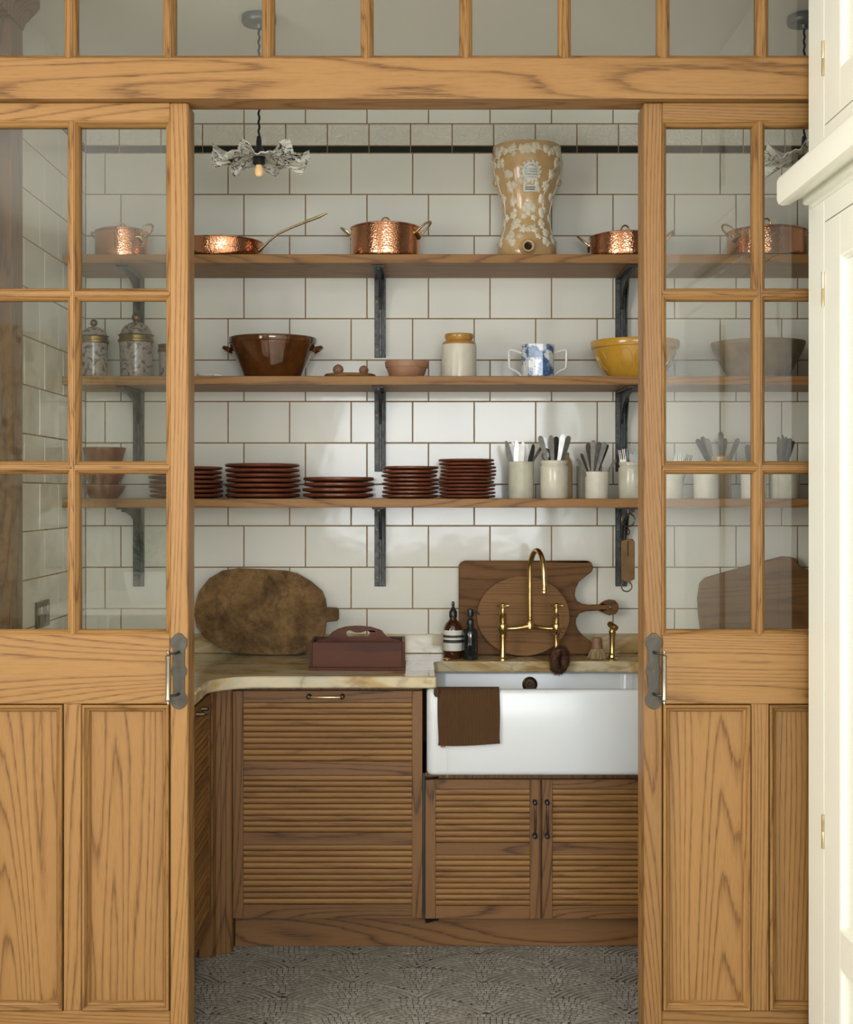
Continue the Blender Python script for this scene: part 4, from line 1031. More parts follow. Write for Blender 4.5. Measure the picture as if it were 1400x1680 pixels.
# nested bowls behind the left door
R = 35 * 4.76 / F
for i in range(3):
    b = nb(); z0 = ZL + i * 0.048; hh = 0.085 if i == 2 else 0.046
    lathe(b, [(0, 0), (R * 0.62, 0), (R * 0.66, 0.003), (R * 0.86, hh * 0.5), (R, hh * 0.95), (R, hh), (R - 0.006, hh), (R * 0.8, hh * 0.5), (R * 0.6, 0.008), (0, 0.008)], 40)
    o = single('redware_bowl', xf(b, Matrix.Translation((PX(171, 4.76), 4.76, z0))), REDWARE, ['bottom red brown bowl of the pile behind the left door', 'middle red brown bowl of the pile behind the left door', 'top red brown bowl of the pile behind the left door'][i], 'bowl', loc=(PX(171, 4.76), 4.76, z0), group='red brown bowls behind the left door')

# ------------------------------------------------------------------ crocks and cutlery
def flat_mesh(name, pts, th, mat, edge=0.0006):
    b = prism(nb(), pts, -th / 2, th / 2); return mesh(b, name, mat, smooth=30)
def knife_pts(L=0.21): return [(-0.006, 0), (0.006, 0), (0.0075, 0.085), (0.010, 0.090), (0.0105, L - 0.03), (0.008, L - 0.008), (0.002, L), (-0.003, L - 0.004), (-0.0085, L - 0.05), (-0.0085, 0.09), (-0.006, 0.085)]
def handle_pts(L=0.20): return [(-0.003, 0), (0.003, 0), (0.0035, 0.07), (0.006, 0.12), (0.0095, L - 0.03), (0.0095, L - 0.010), (0.006, L - 0.002), (0, L), (-0.006, L - 0.002), (-0.0095, L - 0.010), (-0.0095, L - 0.03), (-0.006, 0.12), (-0.0035, 0.07)]
def fork_pts(L=0.18):
    p = [(-0.003, 0), (0.003, 0), (0.003, L - 0.07), (0.010, L - 0.055), (0.0115, L - 0.042)]
    xs = [0.0115, 0.0085, 0.0055, 0.0025, -0.0005, -0.0035, -0.0065, -0.0095]
    xs = [0.0115, 0.0080, 0.0055, 0.0020, -0.0020, -0.0055, -0.0080, -0.0115]
    for i in range(4):
        a, c = xs[2 * i], xs[2 * i + 1]
        p += [(a, L - 0.038), ((a + c) / 2 + 0.001, L), ((a + c) / 2 - 0.001, L), (c, L - 0.038)]
    return p + [(-0.0115, L - 0.042), (-0.010, L - 0.055), (-0.003, L - 0.07)]
def spoon_mesh(name, L, mat, w=0.019):
    b = nb(); tube(b, [(0, 0, 0), (0, 0, L * 0.4), (0, 0.002, L - 0.055)], [0.004, 0.003, 0.0026], 8)
    rows = []
    for i in range(9):
        f = i / 8; a = PI * f; hwid = w * math.sin(a) ** 0.7 * (0.8 + 0.25 * f) + 0.0005
        rows.append([(hwid * math.cos(q), -0.008 * math.sin(a) * math.sin(q), L - 0.06 + 0.06 * f) for q in [PI * k / 8 for k in range(9)]])
    back = [[(x, y + 0.0012, z) for x, y, z in r_] for r_ in reversed(rows)]
    loft(b, rows + back, closed_ring=True, wrap=False)
    return mesh(b, name, mat, smooth=50)
CUT = {'knife': flat_mesh('knife', knife_pts(0.20), 0.0022, STEEL), 'dark_knife': flat_mesh('knife', knife_pts(0.195), 0.0022, DARKSTEEL),
       'handle': flat_mesh('handle', handle_pts(0.205), 0.0035, STEEL), 'dark_handle': flat_mesh('handle', handle_pts(0.205), 0.004, DARKSTEEL),
       'slim': flat_mesh('slim', [(x * 0.55, z) for x, z in handle_pts(0.19)], 0.003, DARKSTEEL),
       'fork': flat_mesh('fork', fork_pts(0.175), 0.002, STEEL), 'spoon': spoon_mesh('spoon', 0.185, STEEL), 'wood': flat_mesh('wood', [(-0.010, 0), (0.010, 0), (0.012, 0.18), (0.008, 0.19), (-0.008, 0.19), (-0.012, 0.18)], 0.008, BEECH)}
CNAME = {'knife': ('table_knife', 'knife', 'silver knife blade up'), 'dark_knife': ('table_knife', 'knife', 'dark knife blade up'), 'handle': ('dessert_spoon', 'spoon', 'silver spoon handle up'), 'dark_handle': ('dessert_spoon', 'spoon', 'tarnished spoon handle up'), 'slim': ('teaspoon', 'spoon', 'slim dark spoon handle up'), 'fork': ('table_fork', 'fork', 'silver fork tines up'), 'spoon': ('serving_spoon', 'spoon', 'silver spoon bowl up'), 'wood': ('butter_spreader', 'utensil', 'flat wooden handle')}
POS = ['leftmost', 'second from left', 'third from left', 'fourth from left', 'fifth from left', 'sixth from left', 'seventh from left', 'eighth from left', 'ninth from left']
def crock(px0, px1, ytop, Y, mat, shape, label, where, items, gname='cutlery in the crocks'):
    X = PX((px0 + px1) / 2, Y); r = (px1 - px0) / 2 * Y / F; h = PZ(ytop, Y - r) - ZL
    if shape == 'straight': pr_ = [(0, 0), (r * 0.95, 0), (r * 0.985, 0.004), (r * 0.985, h * 0.92), (r, h * 0.94), (r, h * 0.985), (r * 0.97, h)]
    elif shape == 'neck': pr_ = [(0, 0), (r * 0.95, 0), (r, 0.004), (r, h * 0.80), (r * 0.97, h * 0.845), (r * 0.90, h * 0.87), (r * 0.89, h * 0.89), (r * 0.96, h * 0.915), (r * 0.96, h * 0.985), (r * 0.93, h)]
    else: pr_ = [(0, 0), (r * 0.93, 0), (r, 0.006), (r, h * 0.70), (r * 0.9, h * 0.82), (r * 0.70, h * 0.90), (r * 0.70, h * 0.985), (r * 0.67, h)]
    top = pr_[-1][0]
    b = nb(); lathe(b, pr_ + [(top - 0.006, h), (top - 0.007, h * 0.9), (top - 0.006, 0.007), (0, 0.007)], 44, (X, Y, ZL))
    single('stoneware_crock', b, mat, label, 'crock', loc=(X, Y, ZL), group='stoneware cutlery crocks', smooth=40)
    items = sorted(items, key=lambda q: q[1])
    for i, (kind, px, ytp, lean) in enumerate(items):
        nm, cat, desc = CNAME[kind]; me = CUT[kind]; Lm = max(v.co.z for v in me.vertices)
        # tip of the piece at pixel (px, ytp); the foot rests on the crock's floor
        yy = Y + (((i * 2) % 3) - 1 + rng.uniform(-.1, .1)) * 0.42 * (top - 0.012)
        tip = Vector((PX(px, yy), yy, PZ(ytp, yy)))
        a = math.radians(lean); xb = tip.x - Lm * math.sin(a); zb = tip.z - Lm * math.cos(a)
        k_ = min(1.25, (tip.z - ZL - 0.010) / (Lm * math.cos(a))); xb = tip.x - k_ * Lm * math.sin(a); zb = tip.z - k_ * Lm * math.cos(a)
        o = inst(nm, me, None, (xb, yy, zb), (0, a, 0)); o.rotation_mode = 'ZYX'; o.scale = (1, 1, k_)
        o.rotation_euler = (0, a, rng.uniform(-0.35, 0.35) if kind not in ('spoon',) else 0)
        pos = POS[i] if i < len(items) - 1 or len(items) < 3 else 'rightmost'
        tag(o, f'{desc}, {pos} in the {where}', cat, gname)
crock(834, 876.5, 757, 4.745, SLIPG, 'straight', 'tall grey stoneware crock of knives next to the tallest plates', 'crock next to the plates',
      [('knife', 829.5, 723, -14), ('knife', 841, 724, -4), ('knife', 847, 722.5, 0), ('knife', 858, 724.5, 5), ('dark_knife', 875, 728, 10), ('slim', 891, 730, 32)])
crock(886.5, 933, 755, 4.735, SLIP, 'neck', 'cream necked stoneware crock holding many spoons', 'necked spoon crock',
      [('dark_handle', 886, 715, -16), ('handle', 893, 717, -12), ('dark_handle', 904, 714, -4), ('dark_handle', 913, 716, 3), ('handle', 924, 712.5, 9), ('handle', 934, 715, 15), ('spoon', 910, 729, 2), ('spoon', 896, 735, -9)])
crock(905, 939.5, 742, 4.86, TAN, 'bottle', 'brown shouldered stoneware jar standing behind the spoon crock', 'brown jar', [])
crock(946.5, 988, 764, 4.87, SLIPG, 'straight', 'grey green crock standing behind the short ivory crock', 'crock behind', [])
crock(960, 999.5, 773.5, 4.73, SLIPW, 'straight', 'short ivory crock full of tarnished handles', 'short ivory crock',
      [('slim', 947, 752, -28), ('slim', 954, 744, -20), ('dark_handle', 965, 727, -8), ('dark_handle', 974, 722, 2), ('dark_handle', 984, 725, 10), ('dark_handle', 993, 725, 16), ('slim', 998, 729, 20), ('wood', 978, 752, 3), ('slim', 1011, 754, 34)])
crock(1015, 1059, 757.5, 4.745, SLIPG, 'neck', 'grey necked crock of forks cut by the right door edge', 'fork crock at the door edge',
      [('fork', 1020, 738, -8), ('fork', 1027, 736, -3), ('fork', 1033, 737, 3), ('fork', 1041, 727, 8), ('fork', 1046, 735, 12)])
crock(1081, 1121, 757, 4.745, SLIP, 'straight', 'yellowish crock of forks just right of the right door stile', 'yellowish fork crock',
      [('fork', 1127, 754, 20), ('fork', 1112, 745, 2), ('fork', 1119, 744, 5), ('fork', 1132, 746, 14)])
crock(1167, 1200, 748, 4.86, TAN, 'straight', 'tan crock at the back behind the right door, full of handles', 'tan crock at the back',
      [('dark_handle', 1144, 720, -26), ('dark_handle', 1152, 716, -20), ('dark_handle', 1160, 719, -14), ('dark_handle', 1183, 708, -1), ('dark_handle', 1190, 719, 5), ('dark_handle', 1212, 719, 22)])
crock(1138, 1179, 764, 4.735, SLIPW, 'straight', 'bright white crock in the middle of the right door pane', 'white crock', [])
crock(1216, 1258, 757, 4.735, SLIPW, 'straight', 'white crock of spoons behind the right door glazing bar', 'crock behind the glazing bar',
      [('dark_handle', 1227, 729, -3), ('handle', 1233, 730, 2)])
crock(1262, 1312, 760, 4.76, SLIPG, 'straight', 'shaded grey crock by the cream cupboard', 'shaded crock by the cupboard',
      [('knife', 1277, 716, -4), ('knife', 1284, 713, 0), ('knife', 1290, 716, 4), ('dark_handle', 1297, 719, 8), ('slim', 1303, 723, 16)])

# ------------------------------------------------------------------ hanging brass spring scale
Ys = 4.640; Xs = PX(1030, Ys)
t = thing('spring_scale', 'brass hanging spring scale on a ring under the lowest shelf', 'scale', (Xs, Ys, PZ(968, Ys)))
b = prism(nb(), [(PX(x, Ys), PZ(y, Ys)) for x, y in ((1019.5, 888), (1029, 884), (1038, 884), (1041.5, 889), (1041.5, 950), (1036, 953), (1030, 955.5), (1024, 953), (1019.5, 950))], Ys - 0.005, Ys + 0.005)
bd = obj('body', b, SCALEB, t, edge=0.001)
obj('slot', box(nb(), PX(1029.4, Ys), PX(1031, Ys), Ys - 0.0056, Ys - 0.004, PZ(912, Ys), PZ(888, Ys)), DARK, bd, smooth=0)
def loop(c, r, rad, ang=0.0): return tube(nb(), [(c[0] + r * math.cos(2 * PI * i / 28) * math.cos(ang), c[1] + r * math.cos(2 * PI * i / 28) * math.sin(ang), c[2] + r * math.sin(2 * PI * i / 28)) for i in range(28)], rad, 8, closed=True)
obj('hanging_ring', loop((PX(1031, Ys), Ys, PZ(853, Ys)), 0.0225, 0.0026), BRONZE, t)
obj('small_ring', loop((PX(1029.5, Ys), Ys, PZ(872.5, Ys)), 0.0105, 0.0020, 0.6), BRONZE, t)
obj('shank', tube(nb(), [(PX(1029.5, Ys), Ys, PZ(876, Ys)), (PX(1029.5, Ys), Ys, PZ(886, Ys))], 0.0025, 8), BRONZE, t)
obj('lower_ring', loop((PX(1028.5, Ys), Ys, PZ(962, Ys)), 0.0180, 0.0022), BRONZE, t)
obj('hook', tube(nb(), [(PX(1031, Ys), Ys, ZL - 0.0375), (PX(1031, Ys), Ys, PZ(843, Ys))], 0.0025, 8), BRONZE, t)

# ------------------------------------------------------------------ boards leaning on the wall
ZW = 0.9002
def leaning(name, pts, y_mid, th, mat, label, tilt, holes=(), cat='chopping board', y_foot=None, edge=0.004):
    """outline in pixels at depth y_mid; foot moved onto the worktop, top tilted back against the wall"""
    P = [(PX(x, y_mid), PZ(y, y_mid)) for x, y in pts]; Hs = [[(PX(x, y_mid), PZ(y, y_mid)) for x, y in h_] for h_ in holes]
    zmin = min(p[1] for p in P); cx = sum(p[0] for p in P) / len(P)
    b = prism(nb(), [(x, (z - zmin)) for x, z in P], -th, 0, [[(x, z - zmin) for x, z in h_] for h_ in Hs])
    xf(b, Matrix.Translation((0, y_foot, ZW)) @ Matrix.Rotation(-tilt, 4, 'X'))
    lo = min(v.co.z for v in b.verts); xf(b, Matrix.Translation((0, 0, ZW - lo)))
    return single(name, b, mat, label, cat, loc=(cx, y_foot, ZW), edge=edge)
q = lambda L, ox, oy, s: [(ox + x / s, oy + y / s) for x, y in L]
ob = smoothpoly(q([(40, 600), (60, 515), (115, 440), (190, 398), (280, 385), (420, 393), (545, 400), (610, 412), (700, 465), (752, 512), (772, 560)], 310, 820, 3.415)[:], 0)
old = q([(38, 650), (42, 590), (62, 515), (115, 445), (190, 400), (280, 386), (420, 393), (545, 400), (610, 415), (690, 462), (748, 512), (768, 560), (774, 604), (832, 607), (842, 618), (842, 668), (832, 680), (772, 684), (764, 750), (735, 800), (690, 845), (620, 866), (500, 869), (390, 868), (270, 858), (175, 825), (100, 775), (52, 712)], 310, 820, 3.415)
leaning('oval_board', old, 4.895, 0.026, OLDBOARD, 'large scarred oval wooden board leaning on the tiles at left', 0.13, y_foot=4.872, edge=0.007)
bigb = q([(255, 395), (258, 370), (270, 355), (292, 347), (980, 347), (1005, 350), (1022, 365), (1028, 388), (1018, 412), (985, 437), (945, 470), (925, 508), (920, 548), (932, 578), (960, 594), (1000, 600), (1060, 597), (1090, 578), (1120, 569), (1150, 575), (1168, 595), (1172, 615), (1166, 638), (1150, 654), (1120, 660), (1088, 648), (1055, 633), (985, 636), (945, 650), (926, 680), (924, 710), (938, 745), (970, 782), (1005, 805), (1020, 830), (1025, 872), (1012, 884), (272, 884), (255, 868)], 680, 820, 3.5)
leaning('handled_board', bigb, 4.895, 0.022, WALNUT[0], 'large walnut board with shaped handle leaning behind the tap', 0.09, holes=[[(680 + (1125 + 10 * math.cos(2 * PI * i / 16)) / 3.5, 820 + (614 + 10 * math.sin(2 * PI * i / 16)) / 3.5) for i in range(16)]], y_foot=4.888)
rd = [(858.5 + 76 * math.cos(2 * PI * i / 48), 1012 + 65 * math.sin(2 * PI * i / 48)) for i in range(48)]
leaning('disc_board', rd, 4.85, 0.020, TEAK[0], 'round brown board leaning on the walnut board behind the tap', 0.10, y_foot=4.846)
rb_ = q([(452, 860), (436, 700), (434, 620), (450, 525), (482, 490), (640, 445), (760, 410), (960, 358), (1010, 360), (1045, 380), (1070, 420), (1130, 450), (1200, 520), (1235, 640), (1230, 960), (480, 966)], 1030, 820, 3.784)
leaning('worn_board', rb_, 4.895, 0.024, TEAK[0], 'worn slanting wooden board seen through the right door glass', 0.10, y_foot=4.885)

# ------------------------------------------------------------------ tool caddy
x0, x1, yf, yb = PX(508, 4.447), PX(664, 4.447), 4.447, 4.635
t = thing('tool_caddy', 'dark mahogany cutlery caddy with pierced arched handle', 'caddy', ((x0 + x1) / 2, 4.54, ZW))
h = 0.093; th = 0.009
obj('base', box(nb(), x0 - 0.003, x1 + 0.003, yf - 0.003, yb + 0.003, ZW, ZW + 0.010), MAHO[0], t, bevel=0.0015)
obj('front_board', box(nb(), x0 + th, x1 - th, yf, yf + th, ZW + 0.010, ZW + h), MAHO[0], t, bevel=0.001)
obj('back_board', box(nb(), x0 + th, x1 - th, yb - th, yb, ZW + 0.010, ZW + h), MAHO[0], t, bevel=0.001)
obj('end_board', box(nb(), x0, x0 + th, yf, yb, ZW + 0.010, ZW + h + 0.001), MAHO[2], t, bevel=0.001)
obj('end_board', box(nb(), x1 - th, x1, yf, yb, ZW + 0.010, ZW + h + 0.001), MAHO[2], t, bevel=0.001)
ym = 4.54
def cz(x, y): return (PX(490 + x / 7, ym), PZ(1010 + y / 7, ym))
hp = [cz(*p) for p in ((190, 300), (215, 282), (300, 262), (340, 240), (385, 190), (450, 152), (540, 125), (640, 116), (720, 116), (830, 128), (920, 155), (955, 170), (985, 210), (1020, 240), (1080, 270), (1165, 290), (1180, 300))]
xa, xb2 = x0 + th, x1 - th
hp = [(min(max(p[0], xa), xb2), p[1]) for p in hp]
hp = [(xa, ZW + 0.0105)] + hp + [(xb2, ZW + 0.0105)]
hole = [cz(*p) for p in ((548, 205), (555, 180), (580, 168), (605, 172), (640, 190), (685, 195), (730, 190), (765, 176), (795, 172), (818, 190), (820, 215), (808, 238), (785, 245), (585, 245), (558, 230))]
obj('handle_board', prism(nb(), list(reversed(hp)), ym - 0.005, ym + 0.005, [hole]), MAHO[0], t, edge=0.001)

# ------------------------------------------------------------------ bottles
def prof_px(pp, Y, xc):
    return [(hw * Y / F, PZ(y, Y)) for hw, y in pp]
Y = 4.778; X = PX(743.6, Y); z0 = ZW
t = thing('pump_bottle', 'amber pump bottle with banded cream label beside the sink', 'bottle', (X, Y, z0))
pp = [(0, z0), (15.0 * Y / F, z0), (15.9 * Y / F, z0 + 0.004)] + prof_px([(15.9, 1034), (15.2, 1029), (12.5, 1023), (8.5, 1019), (5.8, 1016), (5.6, 1012)], Y, X) + [(0, PZ(1012, Y))]
b = nb(); lathe(b, pp, 36, (X, Y, 0)); obj('body', b, AMBER, t, smooth=45)
r = 16.05 * Y / F
b = nb(); lathe(b, [(r - 0.001, PZ(1066.5, Y)), (r, PZ(1066.5, Y)), (r, PZ(1033, Y)), (r - 0.001, PZ(1033, Y))], 36, (X, Y, 0)); lb = obj('paper_label', b, LABEL, t, smooth=30)
for a, c in ((1045, 1041), (1053.5, 1048.5)):
    b = nb(); lathe(b, [(r, PZ(a, Y)), (r + 0.0003, PZ(a, Y)), (r + 0.0003, PZ(c, Y)), (r, PZ(c, Y))], 36, (X, Y, 0)); obj('label_band', b, INK, lb, smooth=30)
b = nb(); lathe(b, [(0, PZ(1013, Y))] + prof_px([(6.2, 1013), (6.6, 1011), (6.6, 1003.5), (5.0, 1001), (3.0, 997), (2.2, 995), (2.6, 992), (2.6, 988.5), (1.5, 986.8)], Y, X) + [(0, PZ(986.6, Y))], 24, (X, Y, 0)); pu = obj('pump', b, BLACKP, t)
obj('nozzle', tube(nb(), [(X, Y, PZ(990, Y)), (X, Y - 0.02, PZ(990, Y)), (X, Y - 0.034, PZ(991.5, Y))], [0.005, 0.0042, 0.0035], 10), BLACKP, pu)
Y = 4.748; X = PX(772, Y)
t = thing('soap_bottle', 'slim black soap bottle with side spout in front of the boards', 'bottle', (X, Y, z0))
pp = [(0, z0), (11.8 * Y / F, z0), (12.4 * Y / F, z0 + 0.003)] + prof_px([(12.4, 1040), (11.8, 1036.5), (9.0, 1032), (5.5, 1029), (5.0, 1026)], Y, X) + [(0, PZ(1026, Y))]
b = nb(); lathe(b, pp, 36, (X, Y, 0)); obj('body', b, DGLASS, t, smooth=45)
b = nb(); lathe(b, [(0, PZ(1027, Y))] + prof_px([(5.6, 1027), (6.0, 1025), (6.0, 1018), (5.0, 1015.5), (3.2, 1014), (3.2, 1012), (5.2, 1010.5), (5.6, 1002), (5.2, 1000), (3.0, 999)], Y, X) + [(0, PZ(999, Y))], 24, (X, Y, 0)); pu = obj('pump', b, BLACKP, t)
obj('nozzle', tube(nb(), [(X, Y, PZ(1003.5, Y)), (PX(779, Y), Y - 0.004, PZ(1003.2, Y)), (PX(784, Y), Y - 0.006, PZ(1004.8, Y)), (PX(787, Y), Y - 0.007, PZ(1007.5, Y))], [0.0042, 0.0038, 0.0034, 0.0032], 10), BLACKP, pu)
Y = 4.722; b = nb(); lathe(b, [(0, 0), (0.013, 0), (0.0145, 0.002), (0.0145, 0.005), (0.012, 0.007), (0.006, 0.0075), (0.004, 0.010), (0, 0.0105)], 24, (PX(734, Y), Y, ZW))
single('sink_plug', b, BRASS, 'small brass plug lying by the amber bottle at the sink corner', 'plug', loc=(PX(734, Y), Y, ZW))

# ------------------------------------------------------------------ bridge tap
Y = 4.742; XT = PX(870, Y); zb = PZ(1031, Y)
t = thing('bridge_tap', 'brass bridge tap with swan neck spout over the sink', 'tap', (XT, Y, ZW))
for px in (825.5, 913.5):
    X = PX(px, Y)
    b = nb(); lathe(b, [(0, ZW), (0.0159, ZW), (0.0159, ZW + 0.003), (0.0118, ZW + 0.006), (0.0104, ZW + 0.010), (0.0104, PZ(1046, Y)), (0.0136, PZ(1045, Y)), (0.0136, PZ(1041, Y)), (0.0112, PZ(1039.5, Y)), (0.0142, PZ(1037, Y)), (0.0165, PZ(1031, Y)), (0.0165, PZ(1026, Y)), (0.0147, PZ(1023.5, Y)), (0.0124, PZ(1022, Y)), (0.0124, PZ(1011, Y)), (0.0139, PZ(1009.5, Y)), (0.0094, PZ(1007, Y)), (0.0065, PZ(1004, Y)), (0.0059, PZ(998, Y)), (0.0092, PZ(996.5, Y)), (0.0092, PZ(991, Y)), (0.0065, PZ(989.5, Y)), (0, PZ(989, Y))], 28, (X, Y, 0))
    lg = obj('valve_leg', b, BRASS, t)
    for a in (0.15, 0.15 + PI / 2):
        b = nb(); z = PZ(993.8, Y); d = 0.021
        tube(b, [(X - d * math.cos(a), Y - d * math.sin(a), z), (X - 0.016 * math.cos(a), Y - 0.016 * math.sin(a), z), (X, Y, z), (X + 0.016 * math.cos(a), Y + 0.016 * math.sin(a), z), (X + d * math.cos(a), Y + d * math.sin(a), z)], [0.0052, 0.0036, 0.0045, 0.0036, 0.0052], 10)
        obj('cross_handle', b, BRASS, lg)
b = nb(); pts = [(PX(px, Y), Y, PZ(y, Y)) for px, y in ((825.5, 1031), (834, 1031.5), (848, 1030.8), (858, 1029.5), (865, 1028), (870, 1027.5), (875, 1028), (882, 1029.5), (892, 1030.8), (905, 1031.5), (913.5, 1031))]
tube(b, pts, [0.0095, 0.0065, 0.0072, 0.0092, 0.0125, 0.0150, 0.0125, 0.0092, 0.0072, 0.0065, 0.0095], 16); obj('bridge', b, BRASS, t)
b = nb(); lathe(b, [(0.0145, PZ(1031, Y)), (0.0150, PZ(1024, Y)), (0.0115, PZ(1018, Y)), (0.0092, PZ(1016.5, Y)), (0.0112, PZ(1015.5, Y)), (0.0112, PZ(1013, Y)), (0.0090, PZ(1012, Y)), (0.0085, PZ(1009, Y)), (0, PZ(1009, Y))], 24, (XT, Y, 0)); obj('spout_collar', b, BRASS, t)
zs_, dx, dy, rad = PZ(938, Y), 0.034, -0.165, 0.084
pts = [(XT, Y, PZ(1012, Y)), (XT, Y, PZ(985, Y)), (XT, Y, PZ(960, Y)), (XT, Y, zs_)]
for i in range(1, 15):
    a = PI - i * (PI * 1.02) / 14
    f = (1 + math.cos(a)) / 2; pts.append((XT + dx * f, Y + dy * f, zs_ + 0.079 * math.sin(a)))
ex, ey, ez = pts[-1]
pts += [(ex + 0.001, ey - 0.001, ez - 0.03), (ex + 0.001, ey - 0.001, PZ(970, ey))]
b = nb(); tube(b, pts, 0.0092, 16); sp = obj('swan_neck', b, BRASS, t)
b = nb(); lathe(b, [(0, 0), (0.0118, 0), (0.0122, 0.004), (0.0100, 0.009), (0.0108, 0.012), (0.0088, 0.018), (0, 0.018)], 20, (ex + 0.001, ey - 0.001, PZ(973, ey))); obj('spout_tip', b, BRASS, sp)
# rinse spray
Y = 4.742; X = PX(1005, Y)
t = thing('rinse_spray', 'brass hand rinse spray standing at the right end of the sink', 'spray', (X, Y, ZW))
b = nb(); lathe(b, [(0, ZW), (0.021, ZW), (0.0215, ZW + 0.003), (0.0145, ZW + 0.008), (0.0135, ZW + 0.016), (0.0105, ZW + 0.019), (0.0085, ZW + 0.024), (0.0095, PZ(1050, Y)), (0.0118, PZ(1038, Y)), (0.0125, PZ(1036.5, Y)), (0.0118, PZ(1035, Y)), (0.0100, PZ(1033.5, Y)), (0.0090, PZ(1031, Y)), (0, PZ(1030, Y))], 28, (X, Y, 0)); obj('stem', b, BRASS, t)
b = nb(); tube(b, [(X - 0.010, Y + 0.012, PZ(1023.5, Y)), (X - 0.006, Y + 0.007, PZ(1024.5, Y)), (X, Y, PZ(1027, Y)), (X + 0.008, Y - 0.012, PZ(1029.5, Y)), (X + 0.010, Y - 0.016, PZ(1030.5, Y))], [0.009, 0.011, 0.0115, 0.0125, 0.0105], 18); obj('spray_head', b, BRASS, t)
# pot brush
Y = 4.752; X = PX(980, Y)
t = thing('pot_brush', 'small wooden pot brush with straw bristles between tap and spray', 'brush', (X, Y, ZW))
b = nb(); lathe(b, [(0, PZ(1064, Y)), (0.0195, PZ(1064, Y)), (0.0200, PZ(1061, Y)), (0.0185, PZ(1056, Y)), (0.0185, PZ(1049, Y)), (0.0165, PZ(1046.5, Y)), (0, PZ(1046, Y))], 24, (X, Y, 0)); obj('wooden_grip', b, BEECH, t)
b = nb(); rng2 = random.Random(2)
for i in range(260):
    a = rng2.random() * 2 * PI; f = math.sqrt(rng2.random()); p0 = Vector((X + 0.0175 * f * math.cos(a), Y + 0.0175 * f * math.sin(a), PZ(1063, Y)))
    p1 = Vector((X + 0.036 * f * math.cos(a + rng2.uniform(-.15, .15)), Y + 0.030 * f * math.sin(a), ZW + rng2.uniform(0, 0.004)))
    tube(b, [p0, p0.lerp(p1, 0.5) + Vector((0, 0, 0.002)), p1], [0.0011, 0.0010, 0.0008], 4)
o = obj('bristles', b, STRAW, t, smooth=60); o['kind'] = 'stuff'
# coir bottle brush hanging from the tap
Y = 4.655; X = PX(918.5, Y)
t = thing('coir_brush', 'round dark coir brush hanging from the right tap over the sink', 'brush', (X, Y, PZ(1108, Y)))
b = nb(); loopc = []
for i in range(60):
    a = 2 * PI * i / 60; loopc.append(Vector((X + 0.0165 * math.sin(a) + 0.004 * math.cos(a), Y + 0.002 * math.sin(a), PZ(1083, Y) + 0.032 * math.cos(a) - 0.004 * math.sin(a))))
for i in range(4200):
    k = rng2.random() * 60; c = loopc[int(k) % 60]; c2 = loopc[(int(k) + 1) % 60]; tan = (c2 - c).normalized()
    d = Vector((rng2.gauss(0, 1), rng2.gauss(0, 1), rng2.gauss(0, 1))); d = (d - tan * d.dot(tan)).normalized()
    e = c + d * rng2.uniform(0.020, 0.0262) + tan * rng2.uniform(-.003, .003)
    s1 = d.cross(tan).normalized() * 0.0011
    v = [b.verts.new(c + s1), b.verts.new(c - s1), b.verts.new(e - s1 * 0.8), b.verts.new(e + s1 * 0.8)]
    b.faces.new(v)
o = obj('bristles', b, BRISTLE, t, smooth=0); o['kind'] = 'stuff'
obj('core', tube(nb(), loopc, 0.0165, 10, closed=True), BRISTLE, t)
obj('wire_stem', tube(nb(), [(X - 0.004, Y, PZ(1066, Y)), (X - 0.006, Y + 0.02, PZ(1052, Y)), (X - 0.005, Y + 0.055, PZ(1042, Y + 0.05))], 0.0022, 8), BRASS, t)
xh = PX(911, 4.728)
obj('cord', tube(nb(), [(X - 0.005, Y + 0.055, PZ(1042, Y + 0.05)), (xh - 0.018, 4.724, PZ(1040, 4.73)), (xh - 0.020, 4.730, PZ(1036, 4.73)), (xh - 0.004, 4.722, PZ(1034.5, 4.73)), (xh + 0.014, 4.724, PZ(1036, 4.73)), (xh + 0.012, 4.722, PZ(1041, 4.73)), (X - 0.003, Y + 0.056, PZ(1043, Y + 0.05))], 0.0028, 8), BRISTLE, t)

# ------------------------------------------------------------------ towel over the sink front
x0, x1 = PX(718, 4.262), PX(820, 4.262)
t = thing('ribbed_towel', 'brown ribbed cloth hung over the front of the white sink', 'towel', ((x0 + x1) / 2, 4.266, 0.69))
path = [(4.330, 0.790), (4.328, 0.830), (4.322, 0.856), (4.312, 0.8655), (4.296, 0.8672), (4.282, 0.8655), (4.272, 0.860), (4.2665, 0.848), (4.2645, 0.83), (4.2635, 0.80), (4.2625, 0.77), (4.262, 0.74), (4.2615, 0.715), (4.2610, 0.700), (4.2608, PZ(1222, 4.261))]
nx = 26; front, backs = [], []
for k, (y, z) in enumerate(path):
    rowf, rowb = [], []
    for i in range(nx + 1):
        f = i / nx; dn = max(0, k - 6) / 8
        x = x0 + (x1 - x0) * f + 0.0045 * dn * (f - 0.5) * math.sin(k * 0.9) + 0.002 * dn
        zz_ = z - (0.004 * math.sin(f * PI * 1.3 + 0.4) if k >= 12 else 0) * dn + 0.003 * (1 - f) * dn * 0.0
        yy = y - 0.0022 * dn * (1 + math.sin(f * 9 + 0.5 * k * 0.2)) 
        rowf.append((x, yy, zz_)); rowb.append((x, yy + 0.003 * (1 if k > 4 else -1), zz_ - (0.003 if 2 < k < 6 else 0)))
    front.append(rowf); backs.append(rowb)
b = nb(); loft(b, [front[k] + list(reversed(backs[k])) for k in range(len(path))]); obj('cloth', b, TOWEL, t, smooth=60)
